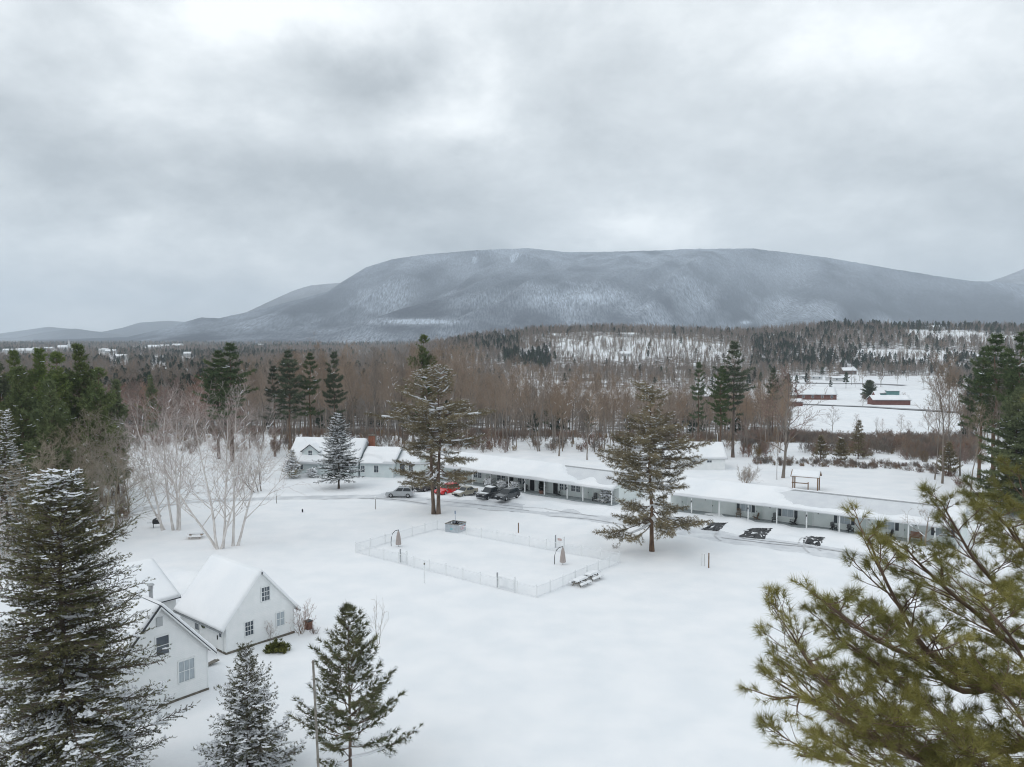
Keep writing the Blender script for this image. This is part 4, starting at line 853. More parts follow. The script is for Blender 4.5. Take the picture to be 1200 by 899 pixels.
# ------------------------------------------------------------------ cars
def paint(name, c, rough=.25):
    m = mat(name, c, None, rough=rough, spec=.6); m.node_tree.nodes['Principled BSDF'].inputs['Coat Weight'].default_value = .4; return m
def car(name, label, px, py, rz, body, style='suv', snow=(), dust=None):
    p = PX(px, py); t = thing(name, label, 'pickup truck' if style == 'pickup' else 'car', (p[0], p[1], max(on_road(*p[:2]), gz(*p[:2])) + .0), rz, 'vehicles parked along the motel')
    L, Wd, H, belt = dict(suv=(4.6, 1.85, 1.70, 1.02), sedan=(4.7, 1.80, 1.45, .92), pickup=(5.5, 1.9, 1.82, 1.05))[style]
    h = L / 2; w = Wd / 2
    prof = dict(suv=[(-h, .42), (-h - .02, .95), (-h + .10, belt), (h - 1.25, belt), (h - .15, .86), (h, .66), (h, .36), (h - .3, .28), (-h + .3, .30)],
                sedan=[(-h, .42), (-h, .84), (-h + .12, .94), (-h + .9, belt + .03), (h - 1.35, belt), (h - .18, .76), (h, .60), (h, .34), (h - .3, .26), (-h + .3, .28)],
                pickup=[(-h, .50), (-h, 1.08), (-.55, 1.08), (-.55, belt), (h - 1.3, belt + .02), (h - .12, .98), (h, .8), (h, .44), (h - .3, .36), (-h + .3, .40)])[style]
    b = MB(); n = len(prof); ys = [(-w, .93), (-w * .94, 1.0), (w * .94, 1.0), (w, .93)]
    zc = .62
    rings = [[(x * (1 - (1 - s) * .25), y, zc + (z - zc) * s) for x, z in prof] for y, s in ys]
    for a, c in zip(rings, rings[1:]):
        for k in range(n): b.poly([a[k], a[(k + 1) % n], c[(k + 1) % n], c[k]])
    b.poly(rings[0][::-1]); b.poly(rings[-1])
    b.build('body', body, t)
    # cabin
    cb, ct = dict(suv=((-h + .10, h - 1.30), (-h + .35, h - 2.05)), sedan=((-h + .75, h - 1.40), (-h + 1.35, h - 2.20)), pickup=((-.55, h - 1.38), (-.42, h - 2.05)))[style]
    wb, wt = w * .93, w * .74
    def cab(x, y, z): return (x, y, z)
    bot = [(cb[0], -wb), (cb[1], -wb), (cb[1], wb), (cb[0], wb)]; top = [(ct[0], -wt), (ct[1], -wt), (ct[1], wt), (ct[0], wt)]
    c = MB()
    for k in range(4):
        j = (k + 1) % 4; c.poly([(*bot[k], belt - .03), (*bot[j], belt - .03), (*top[j], H - .05), (*top[k], H - .05)])
    c.poly([(x, y, H - .05) for x, y in top]); mid = [(x * .98 + .0, y * .92, H) for x, y in top]
    for k in range(4):
        j = (k + 1) % 4; c.poly([(*top[k], H - .05), (*top[j], H - .05), mid[j], mid[k]])
    c.poly(mid); co = c.build('cabin', body, t)
    def pane(q, nm='window'):
        q = [np.array(v, float) for v in q]; nn = np.cross(q[1] - q[0], q[2] - q[1]); nn /= np.linalg.norm(nn); ctr = sum(q) / 4
        if nn @ (ctr - np.array([(cb[0] + cb[1]) / 2, 0, belt + .2])) < 0: nn = -nn
        m = MB(); m.prism([v + nn * .004 for v in q], nn * .012); m.build(nm, CGLASS, co)
    lerp = lambda a, b_, f: a + (b_ - a) * f
    def wall(k, f0, f1, g0, g1):
        j = (k + 1) % 4; B0, B1 = np.array((*bot[k], belt - .03)), np.array((*bot[j], belt - .03)); T0, T1 = np.array((*top[k], H - .05)), np.array((*top[j], H - .05))
        S = lambda f, g: lerp(lerp(B0, B1, f), lerp(T0, T1, f), g); return [S(f0, g0), S(f1, g0), S(f1, g1), S(f0, g1)]
    for k in (0, 2):
        f0 = (.08, .52) if k == 0 else (.08, .44); f1 = (.56, .90) if k == 0 else (.48, .92)
        pane(wall(k, *f0, .12, .88)); pane(wall(k, *f1, .12, .88))
    pane(wall(1, .07, .93, .12, .92), 'windscreen'); pane(wall(3, .1, .9, .2, .88), 'rear_window')
    wr = .36 if style != 'sedan' else .32
    for x in (-h + .85, h - .92):
        for s in (-1, 1):
            ty = MB(); ty.tube([(x, s * (w - .20), wr), (x, s * (w - .19), wr), (x, s * (w + .01), wr), (x, s * (w + .02), wr)], [wr * .8, wr, wr, wr * .82], 18); to = ty.build('wheel', TYRE, t)
            MB().tube([(x, s * (w + .012), wr), (x, s * (w + .03), wr)], [wr * .62, wr * .5], 12).build('rim', RIM, to)
    for s in (-1, 1):
        zf = prof[-4][1] - .01 if False else dict(suv=.70, sedan=.62, pickup=.80)[style]
        MB().box(h - .16, h - .01, s * w * .58 - .17, s * w * .58 + .17, zf - .07, zf + .06).build('headlight', LAMPW, t, bevel=.02)
        MB().box(-h - .03, -h + .10, s * w * .78 - .1, s * w * .78 + .1, .75, .95).build('tail_light', LAMPR, t)
        MB().box(cb[1] - .35, cb[1] - .18, s * (w + .02), s * (w + .19), belt + .02, belt + .16).build('mirror', body, t)
    MB().box(h - .05, h + .015, -w * .34, w * .34, dict(suv=.52, sedan=.45, pickup=.55)[style], dict(suv=.74, sedan=.62, pickup=.86)[style]).build('grille', BLACKP, t)
    MB().box(h - .10, h + .06, -w * .86, w * .86, .34, .47).build('bumper', METAL if style == 'pickup' else BLACKP, t, bevel=.03)
    if style == 'pickup':
        MB().box(-h + .08, -.62, -w * .82, w * .82, .9, 1.079).build('bed_liner', BLACKP, t)
        for s in (-1, 1): MB().box(-h + .02, -.56, s * w * .86 - .06, s * w * .86 + .06, 1.082, 1.22).build('bed_rail', body, t)
    for kind in snow:
        if kind == 'roof': v = snow_slab((ct[0], -wt * .95, H), (ct[1] - ct[0], 0, 0), (0, 2 * wt * .95, 0), 14, 12, .13, seed=px)
        if kind == 'hood': v = snow_slab((h - 1.3, -w * .8, belt + .0), (1.1, 0, -.17), (0, 2 * w * .8, 0), 12, 12, .07, seed=px + 1)
        if kind == 'bed': v = snow_slab((-h + .1, -w * .78, 1.075), (h - .75, 0, 0), (0, 2 * w * .78, 0), 14, 12, .10, seed=px + 2)
        link('snow', mesh_parts('snow', [v], [SNOW], smooth=True), t)
    return t
FR = math.atan2(-.79, -.61)
car('suv', 'dark charcoal suv, last of the parked row, nose towards the lawn', 594.5, 585.5, FR, paint('charcoal_paint', (.03, .035, .042)), 'suv')
car('pickup_truck', 'black pickup truck with snow on its cab roof', 575.5, 582, FR, paint('black_car_paint', (.016, .018, .022)), 'pickup', ('roof', 'hood'))
car('sedan', 'beige sedan between the red car and the black pickup', 545, 580, FR, paint('beige_paint', (.30, .28, .22)), 'sedan', ('hood',))
car('suv', 'bright red car beside the trunk of the twin-stemmed pine', 524, 577.5, FR, paint('red_paint', (.66, .010, .012)), 'suv')
car('suv', 'dark car with a snowy roof behind the foliage of the twin-stemmed pine', 500, 573, FR, paint('dark_brown_paint', (.05, .04, .036)), 'suv', ('roof', 'hood'))
car('suv', 'silver car standing side-on below the foliage of the twin-stemmed pine', 469, 581, R(176), paint('silver_paint', (.40, .42, .44)), 'suv', ('hood',))

# ------------------------------------------------------------------ porch chairs
def chair_proto(m, tall=False, rocker=False):
    H = 1.25 if tall else 1.0
    parts = {}
    s = MB(); 
    for i in range(5): s.bar((-.27, -.28 + .12 * i, .40 - .035 * i), (.27, -.28 + .12 * i, .40 - .035 * i), .10, .03)
    parts['seat'] = s
    b = MB()
    for i in range(5):
        x = -.22 + .11 * i; top = H - .02 * abs(i - 2) ** 2; b.bar((x, .22, .28), (x * 1.12, .22 + .28 * (top - .28) / .8, top), .085, .02)
    b.bar((-.28, .36, .62), (.28, .36, .62), .06, .03); parts['backrest'] = b
    for k, sx in enumerate((-1, 1)):
        a = MB().bar((sx * .34, -.32, .60), (sx * .34, .40, .56), .13, .03); parts['armrest%d' % k] = a
        l = MB(); l.bar((sx * .31, -.27, 0), (sx * .31, -.27, .585), .09, .035); parts['leg%d' % k] = l
        l = MB(); l.bar((sx * .30, -.36, .38), (sx * .30, .52, .0 + (.06 if rocker else .02)), .03, .11); parts['leg%d' % (k + 2)] = l
        if rocker: parts['rocker%d' % k] = MB().tube([(sx * .31, -.5, .10), (sx * .31, -.2, .03), (sx * .31, .1, .02), (sx * .31, .4, .05), (sx * .31, .65, .14)], .025, 6)
    return parts, m
def chair(label, loc, rz, m, tall=False, rocker=False):
    t = thing('porch_chair', label, 'chair', loc, rz, 'chairs along the motel porches')
    for k, mb in chair_proto(m, tall, rocker)[0].items(): mb.build(k.rstrip('0123456789'), m, t)
    return t
def porch_spot(px, py, wingno, yoff):
    O, D = ((O1, D1) if wingno == 1 else (A2, D2)); N = np.array([-D[1], D[0]])
    q = PX(px, py, .15)[:2]; s = float((q - O) @ D); c = O + D * s + N * yoff; return (c[0], c[1], .171 if wingno == 1 else .151)
for px, py, wg, m, tl, rk, tw, lab in [
    (864, 607, 2, CHAIRB, True, False, .3, 'tall brown chair before the first wide window of the white wing'),
    (884.5, 609.5, 2, CHAIRB, False, False, -.9, 'low brown slatted chair facing sideways beside the second post of the white wing'),
    (907.5, 612, 2, BLACKP, True, False, .2, 'tall black chair tucked behind a post under a window of the white wing'),
    (929.5, 614.5, 2, BLACKP, False, True, -.9, 'black rocking chair beside the closed door nearest the tall black chair'),
    (977.5, 620.5, 2, BLACKP, False, False, .7, 'black chair with its back to the wide window, left of a lantern post'),
    (997, 623, 2, BLACKP, False, False, .6, 'black chair just right of the lantern post on the white wing'),
    (1043.5, 628.5, 2, BLACKP, False, False, -.8, 'black low chair at the far end of the row, close to the fruit tree'),
    (656.5, 580, 1, BLACKP, False, False, -.8, 'black chair under the pair of windows on the long green wing'),
    (614, 575.5, 1, BLACKP, False, False, .2, 'black chair between two doors of the green wing, right of the snowy shrubs'),
    (701, 586, 1, BLACKP, True, False, .3, 'dark chair in the porch end beside the snow-covered shrub'),
    (592, 572, 1, BLACKP, False, False, .2, 'black chair half hidden behind the snowy shrubs on the green wing'),
    (566, 569, 1, BLACKP, False, False, .2, 'black chair on the green porch behind the black pickup')]:
    chair(lab, porch_spot(px, py, wg, 1.25), (RZ1 if wg == 1 else RZ2) + tw, m, tl, rk)
# glider bench behind the fruit tree
q = porch_spot(1074.5, 632, 2, 1.3); t = thing('glider_bench', 'reddish wooden bench on the porch behind the fruit tree', 'bench', q, RZ2)
REDW = mat('red_brown_wood', (.22, .10, .06), (.30, .15, .09), 4, .6)
s = MB(); [s.bar((-.7, -.25 + .13 * i, .43), (.7, -.25 + .13 * i, .43), .11, .03) for i in range(5)]; s.build('seat', REDW, t)
s = MB(); [s.bar((-.7, .32 + .05 * i, .55 + .14 * i), (.7, .32 + .05 * i, .55 + .14 * i), .03, .11) for i in range(4)]; s.build('backrest', REDW, t)
for sx in (-1, 1):
    for y in (-.28, .3): MB().bar((sx * .66, y, 0), (sx * .66, y, .42), .08, .08).build('leg', REDW, t)
    MB().bar((sx * .7, -.3, .66), (sx * .7, .4, .66), .1, .03).build('armrest', REDW, t)
# dark figure-like evergreen wreath stand and its red planter by the door
q = porch_spot(629, 580, 1, .9); t = thing('porch_planter', 'dark topiary in a red-brown planter standing by a black motel door', 'planter', q, RZ1)
p = MB(); p.tube([(0, 0, 0), (0, 0, .06), (0, 0, .5), (0, 0, .56)], [.34, .36, .44, .47], 14); p.build('pot', mat('terracotta', (.15, .075, .06), (.22, .12, .09), 4, .8), t)
g = np.random.default_rng(3); P = g.normal(0, 1, (260, 3)) * (.20, .20, .42) + (0, 0, 1.25); v, f = place_np(P, P - (0, 0, 1.0), .28, *TUFT10, g); link('foliage', mesh_np('foliage', v, f, None, [mat('dark_evergreen', (.016, .02, .017))]), t)

# ------------------------------------------------------------------ pool enclosure
FENCE = mat('white_vinyl', (.78, .80, .82), (.83, .85, .86), 2, .5)
cn = [PX(417, 647.5)[:2], PX(629, 699.5)[:2], PX(726, 659)[:2]]; cn.append(cn[0] + cn[2] - cn[1] + np.array([-1.2, -.6]))
pc = sum(cn) / 4
t = thing('pool_fence', 'white picket pool fence enclosing a snow-covered rectangle on the lawn', 'fence', (pc[0], pc[1], 0))
FH = 1.22
for i in range(4):
    a, b = cn[i], cn[(i + 1) % 4]; Ln = np.linalg.norm(b - a); n = int(round(Ln / 2.45)); d = (b - a) / Ln
    for k in range(n):
        p0, p1 = a + d * Ln * k / n, a + d * Ln * (k + 1) / n; z0, z1 = gz(*p0), gz(*p1)
        pan = MB(); L_ = lambda p, z: (p[0] - pc[0], p[1] - pc[1], z)
        for zz_ in (.12, FH - .12): pan.bar(L_(p0, z0 + zz_), L_(p1, z1 + zz_), .03, .045)
        m_n = int(Ln / n / .115)
        for j in range(1, m_n):
            q = p0 + (p1 - p0) * j / m_n; z = z0 + (z1 - z0) * j / m_n; x, y = q - pc; pan.box(x - .012, x + .012, y - .012, y + .012, z + .02, z + FH - .04)
        pan.build('fence_panel', FENCE, t)
        x, y = p0 - pc; po = MB(); po.box(x - .042, x + .042, y - .042, y + .042, z0 - .25, z0 + FH + .08); po.build('post', TRIM, t)
        MB().box(x - .075, x + .075, y - .075, y + .075, z0 + FH + .082, z0 + FH + .15).build('post_cap', SNOW, t)
# gates: taller posts with a grey latch frame
for (px, py), (qx, qy), lab in [((470, 658.8), (477.5, 660.8), 'narrow pool gate with a grey latch post in the long near side of the fence'), ((583.5, 687), (604, 692.5), 'wider pool gate with a dark hinge post near the fence corner'), ((651.5, 641), (661.5, 643), 'pool gate with a small sign in the far side of the fence')]:
    a, b = PX(px, py)[:2], PX(qx, qy)[:2]; c = (a + b) / 2; z = gz(*c); t = thing('pool_gate', lab, 'gate', (c[0], c[1], z), math.atan2(*(b - a)[::-1])); w = np.linalg.norm(b - a) / 2
    off = -.09
    for s in (-1, 1): MB().box(s * w - .06, s * w + .06, off - .06, off + .06, -.25, FH + .38).build('post', TRIM if s > 0 else METAL, t)
    g_ = MB()
    for zz_ in (.2, 1.15): g_.box(-w + .07, w - .07, off - .02, off + .02, zz_, zz_ + .06)
    k = int(2 * w / .13)
    for j in range(1, k): x = -w + 2 * w * j / k; g_.box(x - .016, x + .016, off - .016, off + .016, .1, 1.3)
    g_.build('gate_panel', FENCE, t)
    if 'sign' in lab: MB().box(-.3, .3, off - .06, off - .03, 1.0, 1.28).build('sign_plate', mat('pinkish_sign', (.55, .42, .40)), t)
    else: MB().box(-w + .07, -w + .12, off - .05, off + .05, .75, 1.05).build('latch', BLACKP, t)
# folded cantilever umbrellas
UMB = mat('faded_canvas', (.37, .32, .30), (.47, .42, .40), 3, .9, stretch=(6, 6, .6))
def umbrella(label, px, py, rz):
    p = PX(px, py); t = thing('patio_umbrella', label, 'umbrella', (p[0], p[1], gz(*p[:2])), rz, 'folded patio umbrellas by the pool')
    MB().tube([(-.95, 0, -.2), (-.98, 0, .5), (-.93, 0, 1.1), (-.75, 0, 1.65), (-.42, 0, 2.0), (0, 0, 2.12)], .04, 8).build('arm', BLACKP, t)
    MB().box(-1.35, -.55, -.4, .4, -.4, -.05).build('base_plate', BLACKP, t)
    c = MB(); n = 24; prof = [(2.02, .05), (1.75, .13), (1.3, .20), (.75, .25), (.32, .29), (.25, .18)]; rings = []
    for z, r in prof: rings.append([(r * (1 + .28 * (k % 2)) * math.cos(k * 2 * math.pi / n), r * (1 + .28 * (k % 2)) * math.sin(k * 2 * math.pi / n), z) for k in range(n)])
    for a, b in zip(rings, rings[1:]):
        for k in range(n): c.poly([a[k], b[k], b[(k + 1) % n], a[(k + 1) % n]])
    c.poly(rings[0][::-1]); c.poly(rings[-1]); c.build('canopy', UMB, t)
    MB().tube([(0, 0, 2.0), (0, 0, 2.2)], [.04, .02], 6).build('finial', BLACKP, t); MB().tube([(0, 0, .0), (0, 0, .28)], .03, 6).build('pole', METAL, t)
umbrella('folded patio umbrella in the pool corner far from the wooden tables', 467, 640.5, R(-12)); umbrella('folded patio umbrella at the pool end near the big single-stemmed pine', 659.5, 660.5, R(-12))
# square grey crate in the pool yard
p = PX(534, 622); d_ = (cn[1] - cn[0]); rz = math.atan2(d_[1], d_[0]) + .18
t = thing('service_crate', 'square grey crate with red lettering and an upright paddle in the pool yard', 'crate', (p[0], p[1], gz(*p[:2])), rz)
GREYW = mat('grey_board', (.36, .40, .44), (.46, .50, .53), 2.5, .7); w = 1.02
for a in ((-w, w, -w, -w + .06), (-w, w, w - .06, w), (-w, -w + .06, -w + .062, w - .062), (w - .06, w, -w + .062, w - .062)): MB().box(*a, -.2, 1.08).build('side_panel', GREYW, t)
f = MB()
for a in ((-w - .05, w + .05, -w - .05, -w + .07), (-w - .05, w + .05, w - .07, w + .05), (-w - .05, -w + .07, -w + .072, w - .072), (w - .07, w + .05, -w + .072, w - .072)): f.box(*a, 1.082, 1.15)
f.build('rim', WOODG, t)
MB().box(-w + .07, w - .07, -w + .07, w - .07, .7, .74).build('cover', BLACKP, t)
c = MB(); rr = random.Random(4)
for k in range(9): x, y = rr.uniform(-.6, .6), rr.uniform(-.6, .6); c.bar((x, y, .75), (x + rr.uniform(-.3, .3), y + rr.uniform(-.3, .3), rr.uniform(1.0, 1.25)), .09, .14)
c.build('contents', mat('dark_gear', (.02, .025, .04), (.07, .05, .04), 5), t)
o = MB(); o.tube([(-.1, .1, .8), (-.35, .45, 2.2)], .025, 6); o.bar((-.35, .45, 2.2), (-.42, .55, 2.6), .16, .04); o.build('paddle', mat('blue_grey', (.16, .22, .32)), t)
REDP = mat('red_lettering', (.55, .10, .14))
e_ = MB()
def mark(mb, pts):
    for a, b in zip(pts, pts[1:]): mb.bar((w + .012, a[0], a[1]), (w + .012, b[0], b[1]), .02, .06)
mark(e_, [(-.05, .72), (-.2, .8), (-.38, .72), (-.42, .5), (-.32, .32), (-.1, .3)]); mark(e_, [(.05, .75), (.05, .35), (.3, .35)]); mark(e_, [(.42, .75), (.42, .35)]); mark(e_, [(.42, .75), (.66, .7), (.66, .55), (.42, .53)])
e_.build('red_lettering', REDP, t); MB().box(-.25, .15, -w - .012, -w - .002, .35, .6).build('teal_label', mat('teal_label', (.25, .45, .48)), t)

# picnic tables and posts
def picnic(label, px, py, rz, m=WOODG, snow=True, cat='picnic table', seed=0):
    p = PX(px, py); t = thing('picnic_table', label, cat, (p[0], p[1], gz(*p[:2]) - .12), rz, 'picnic tables on the lawn')
    s = MB(); [s.bar((-.92, -.30 + .15 * i, .75), (.92, -.30 + .15 * i, .75), .14, .04) for i in range(5)]; s.build('tabletop', m, t)
    for y in (-.72, .72):
        s = MB(); [s.bar((-.92, y - .07 + .145 * i, .45), (.92, y - .07 + .145 * i, .45), .135, .04) for i in range(2)]; s.build('bench', m, t)
        if snow: link('snow', mesh_parts('snow', [snow_slab((-.94, y - .15, .47), (1.88, 0, 0), (0, .3, 0), 16, 6, .14, seed=seed + 2)], [SNOW], smooth=True), t)
    for x in (-.68, .68):
        for sy in (-1, 1): MB().bar((x, sy * .18, .72), (x, sy * .62, -.1), .05, .10).build('leg', m, t)
        MB().bar((x + .06, -.8, .40), (x + .06, .8, .40), .05, .10).build('cross_brace', m, t)
    if snow: link('snow', mesh_parts('snow', [snow_slab((-.94, -.39, .77), (1.88, 0, 0), (0, .78, 0), 16, 10, .17, seed=seed)], [SNOW], smooth=True), t)
    return t
d_ = cn[2] - cn[1]; rzp = math.atan2(d_[1], d_[0])
picnic('picnic table buried in snow by the pool fence, away from the big pine', 680, 684.5, rzp, seed=1); picnic('snowy picnic table by the pool fence, the one nearer the big pine', 694, 677.5, rzp, seed=5)
picnic('brown picnic table in front of the forked birch clump', 229, 630.5, R(8), mat('orange_wood', (.30, .19, .10), (.38, .26, .15), 4), True, seed=7)
# black charcoal grill with a lid beside the birches
p = PX(184, 618.5); t = thing('charcoal_grill', 'black lidded grill with a snowy side shelf beside the birch trunks', 'grill', (p[0], p[1], gz(*p[:2])), R(20))
b = MB(); b.tube([(-.55, 0, .8), (-.5, 0, .8), (.5, 0, .8), (.55, 0, .8)], [.22, .32, .32, .22], 14); b.build('body', BLACKP, t)
l = MB(); l.bar((-.5, .35, .95), (.5, .62, 1.45), .10, .04); l.bar((-.5, .2, 1.0), (.55, .45, 1.5), .5, .05); l.build('lid', BLACKP, t)
for x in (-.45, .45):
    for y in (-.2, .2): MB().bar((x, y, -.1), (x, y, .7), .05, .05).build('leg', BLACKP, t)
MB().box(-1.25, -.57, -.28, .28, .72, .76).build('side_shelf', WOODG, t); link('snow', mesh_parts('snow', [snow_slab((-1.25, -.28, .765), (.68, 0, 0), (0, .56, 0), 10, 8, .12)], [SNOW], smooth=True), t)
# lamps on short posts
def lamp(label, px, py, h):
    p = PX(px, py); t = thing('lamp_post', label, 'lamp post', (p[0], p[1], gz(*p[:2])), 0, 'short garden lamp posts')
    MB().tube([(0, 0, -.3), (0, 0, h - .3)], .05, 8).build('post', WOODG, t)
    MB().tube([(0, 0, h - .3), (0, 0, h - .26), (0, 0, h - .02), (0, 0, h)], [.07, .12, .15, .08], 10).build('lantern', TRIM, t)
    MB().tube([(0, 0, h + .003), (0, 0, h + .09), (0, 0, h + .13)], [.17, .13, .03], 10).build('snow_cap', SNOW, t)
lamp('garden lamp post beside the tracks left of the birches', 143.5, 618.5, 1.75); lamp('garden lamp post in front of the inn, near the silver car', 440, 597, 1.85); lamp('garden lamp post between the birches and the snowy spruce', 324, 590, 1.5)
def pole(name, label, px, py, h, r, m, cap=False, cat='post'):
    p = PX(px, py); t = thing(name, label, cat, (p[0], p[1], gz(*p[:2])))
    MB().tube([(0, 0, -.3), (0, 0, h)], [r, r * .9], 8).build('shaft', m, t); MB().tube([(0, 0, h + .001), (0, 0, h + .05 + r)], [r * 1.3, r * .4], 8).build('snow_cap' if cap else 'tip', SNOW if cap else m, t)
    return t
t = pole('net_post', 'slim pale net post standing on the lawn before the pool fence', 497.5, 683, 2.45, .05, TRIM, True); MB().box(-.07, .07, -.16, .05, 2.05, 2.2).build('winch', WOODG, t)
pole('marker_post', 'dark wooden post beyond the far side of the pool fence', 607.5, 624, 1.25, .07, WOODB); pole('marker_post', 'dark wooden post standing alone right of the big single-stemmed pine', 830.5, 665.5, 1.75, .075, WOODB, True)
for px, py, h, lab in ((822.5, 663, 1.35, 'thin dry stake left of the lone dark post, the shorter-set one'), (825.3, 663.5, 1.3, 'thin dry stake standing close against the lone dark post')): pole('garden_stake', lab, px, py, h, .02, WOODG, cat='stake')
pole('snow_stake', 'small dark stump of a stake in the snow before the inn', 354.5, 600.5, .3, .12, BLACKP, cat='stake')
# wooden pergola with a snowed-over roof
pa, pb_ = PX(929, 573.5)[:2], PX(958, 576)[:2]; rzg = math.atan2(*(pb_ - pa)[::-1])
t = thing('swing_pavilion', 'small open timber pavilion with snow on its roof behind the white wing', 'pavilion', (pa[0], pa[1], gz(*pa)), rzg)
Lg = float(np.linalg.norm(pb_ - pa)); dg = 2.0
for x in (0, Lg):
    for y in (0, dg): MB().box(x - .09, x + .09, y - .09, y + .09, -.3, 2.3).build('post', WOODB, t)
    MB().bar((x, -.3, 2.36), (x, dg + .3, 2.36), .12, .13).build('tie_beam', WOODB, t)
    MB().bar((x, -.45, 2.30), (x, dg / 2, 3.2), .08, .12).build('rafter', WOODB, t); MB().bar((x, dg + .45, 2.30), (x, dg / 2, 3.2), .08, .12).build('rafter', WOODB, t)
    MB().bar((x, .0, 1.6), (x, .55, 2.3), .08, .08).build('knee_brace', WOODB, t); MB().bar((x, dg, 1.6), (x, dg - .55, 2.3), .08, .08).build('knee_brace', WOODB, t)
MB().bar((-.2, 0, 1.25), (Lg * .62, 0, 1.25), .10, .14).build('rail', WOODB, t); MB().box(Lg * .62 - .08, Lg * .62 + .08, -.08, .08, -.3, 1.5).build('post', WOODB, t)
for y in (0, dg): MB().bar((-.2, y, 2.47), (Lg + .2, y, 2.47), .1, .1).build('plate_beam', WOODB, t)
r = MB()
for s, y0 in ((-1, -.55), (1, dg + .55)): r.prism([(-.35, y0, 2.35), (-.35, dg / 2, 3.30), (-.35, dg / 2, 3.36), (-.35, y0, 2.41)], (Lg + .7, 0, 0))
ro = r.build('roof', WOODB, t)
slab_part(ro, [(((-.2, -.5, 2.44), (Lg + .5, 0, 0), (0, dg / 2 + .5, .93), 20, 12, .13), {}), (((-.35, dg + .5, 2.44), (Lg + .7, 0, 0), (0, -dg / 2 - .5, .93), 14, 10, .14), {})])
# red bin and firewood by the right cottage
p = PX(346.5, 741); t = thing('rust_bin', 'rusty red bin at the corner of the white cottage', 'bin', (p[0] + .95, p[1] + .75, gz(p[0], p[1])), R(50))
MB().box(-.26, .26, -.26, .26, -.1, .72).build('body', mat('rusty_red', (.10, .045, .035), (.16, .075, .055), 5), t, bevel=.02); MB().box(-.29, .29, -.29, .29, .722, .78).build('lid', BLACKP, t)
p = PX(248, 781); t = thing('plank_pile', 'dark planks poking from the snow between the two cottages', 'planks', (p[0], p[1], gz(*p[:2])), R(40))
b = MB(); b.bar((-.5, 0, .12), (.6, .1, .3), .3, .08); b.build('plank', WOODG, t); b = MB(); b.bar((-.3, .25, .1), (.5, .4, .22), .25, .07); b.build('plank', WOODG, t)

# ------------------------------------------------------------------ far houses, barns and the town
def hit(px, py, lo=220, hi=6000):
    Y = np.geomspace(lo, hi, 3000); d = ray(px, py); X = d[0] / d[1] * Y; Z = CAMH + d[2] / d[1] * Y; below = Z <= terrain(X, Y)
    i = int(np.argmax(below)) if below.any() else len(Y) - 1
    return X[i], Y[i], float(terrain(X[i:i + 1], Y[i:i + 1])[0])
WALLF = mat('far_white_walls', (.48, .49, .49), (.58, .58, .58), .5, .8); WALLR = mat('far_red_walls', (.15, .065, .055), (.19, .09, .075), .6, .8); WALLB = mat('far_brown_walls', (.13, .10, .085), (.19, .15, .13), .5, .8); WALLT = mat('far_tan_walls', (.35, .30, .22), (.42, .36, .28), .5, .8); WALLTL = mat('teal_steel', (.10, .22, .22), (.14, .28, .27), .5, .6)
def far_house(label, px, py, w, dpt, h, wallm, pitch=30, rz=0, wins=3, name='house', cat='house', Y=None, snow=.45, group='buildings across the valley'):
    x, y, z = hit(px, py)
    if Y: p = PD(px, py, Y); x, y, z = p[0], Y, float(terrain(p[0], Y))
    t = thing(name, label, cat, (x, y, z), rz, group)
    house_walls(t, -w / 2, w / 2, 0, dpt, -3, h, R(pitch), wallm); ro, zr = gable_roof(t, -w / 2, w / 2, 0, dpt, h, R(pitch), .5, .15, .4, DARKROOF); k = math.tan(R(pitch))
    if snow: slab_part(ro, [(((-w / 2 - .4, -.5, h - .5 * k + .15), (w + .8, 0, 0), (0, dpt / 2 + .5, k * (dpt / 2 + .5)), 12, 8, snow), {}), (((-w / 2 - .4, dpt + .5, h - .5 * k + .15), (w + .8, 0, 0), (0, -dpt / 2 - .5, k * (dpt / 2 + .5)), 12, 8, snow), {})])
    for i in range(wins):
        xx = -w / 2 + w * (i + .5) / wins; window(t, xx - .6, xx + .6, 1.0, min(2.5, h - .3), 0, cols=1, rowsn=2)
        if h > 5: window(t, xx - .6, xx + .6, 3.8, 5.2, 0, cols=1, rowsn=2)
    return t
far_house('long low red barn with a snowy roof beyond the open field', 1045, 474.5, 19.5, 8, 2.6, WALLR, 25, R(-3), 0, 'red_barn', 'barn')
t = thing('silo_shed', 'narrow red shed joined to the end of the long red barn', 'shed', (*hit(1027.5, 473.5)[:2], hit(1027.5, 473.5)[2]), 0); house_walls(t, -1.2, 1.2, -1, 4, -2, 4.6, R(40), WALLR, 'x'); gable_roof(t, -1.2, 1.2, -1, 4, 4.6, R(40), .3, .3, .2, SNOW)
far_house('red farmhouse with two snowy dormers by the valley road', 958, 468.5, 22, 9, 3.2, WALLR, 38, R(-4), 4)
far_house('tan low shed joined on beside the red farmhouse', 931, 468, 13, 6, 2.4, WALLT, 20, R(-4), 2, 'shed', 'shed')
far_house('small red outbuilding in the lower field edge below the farmhouse', 929, 476, 10, 5, 2.2, WALLR, 25, R(-5), 0, 'shed', 'shed')
far_house('teal steel container shed with snow on top behind the red barn', 1047, 464, 7.5, 3, 3.0, WALLTL, 8, 0, 0, 'container', 'container')
far_house('small dark teal hut in the snow next to the steel container', 1034, 464, 6, 3, 1.6, WALLTL, 10, 0, 0, 'hut', 'hut')
far_house('long dark barn with a snowy roof seen between the two tall pines', 840, 471, 26, 9, 3.2, WALLB, 28, R(2), 0, 'barn', 'barn')
far_house('second dark barn set lower in front of the snowy field beneath the tall pines', 846, 483, 22, 6, 2.2, WALLB, 22, R(2), 0, 'barn', 'barn')
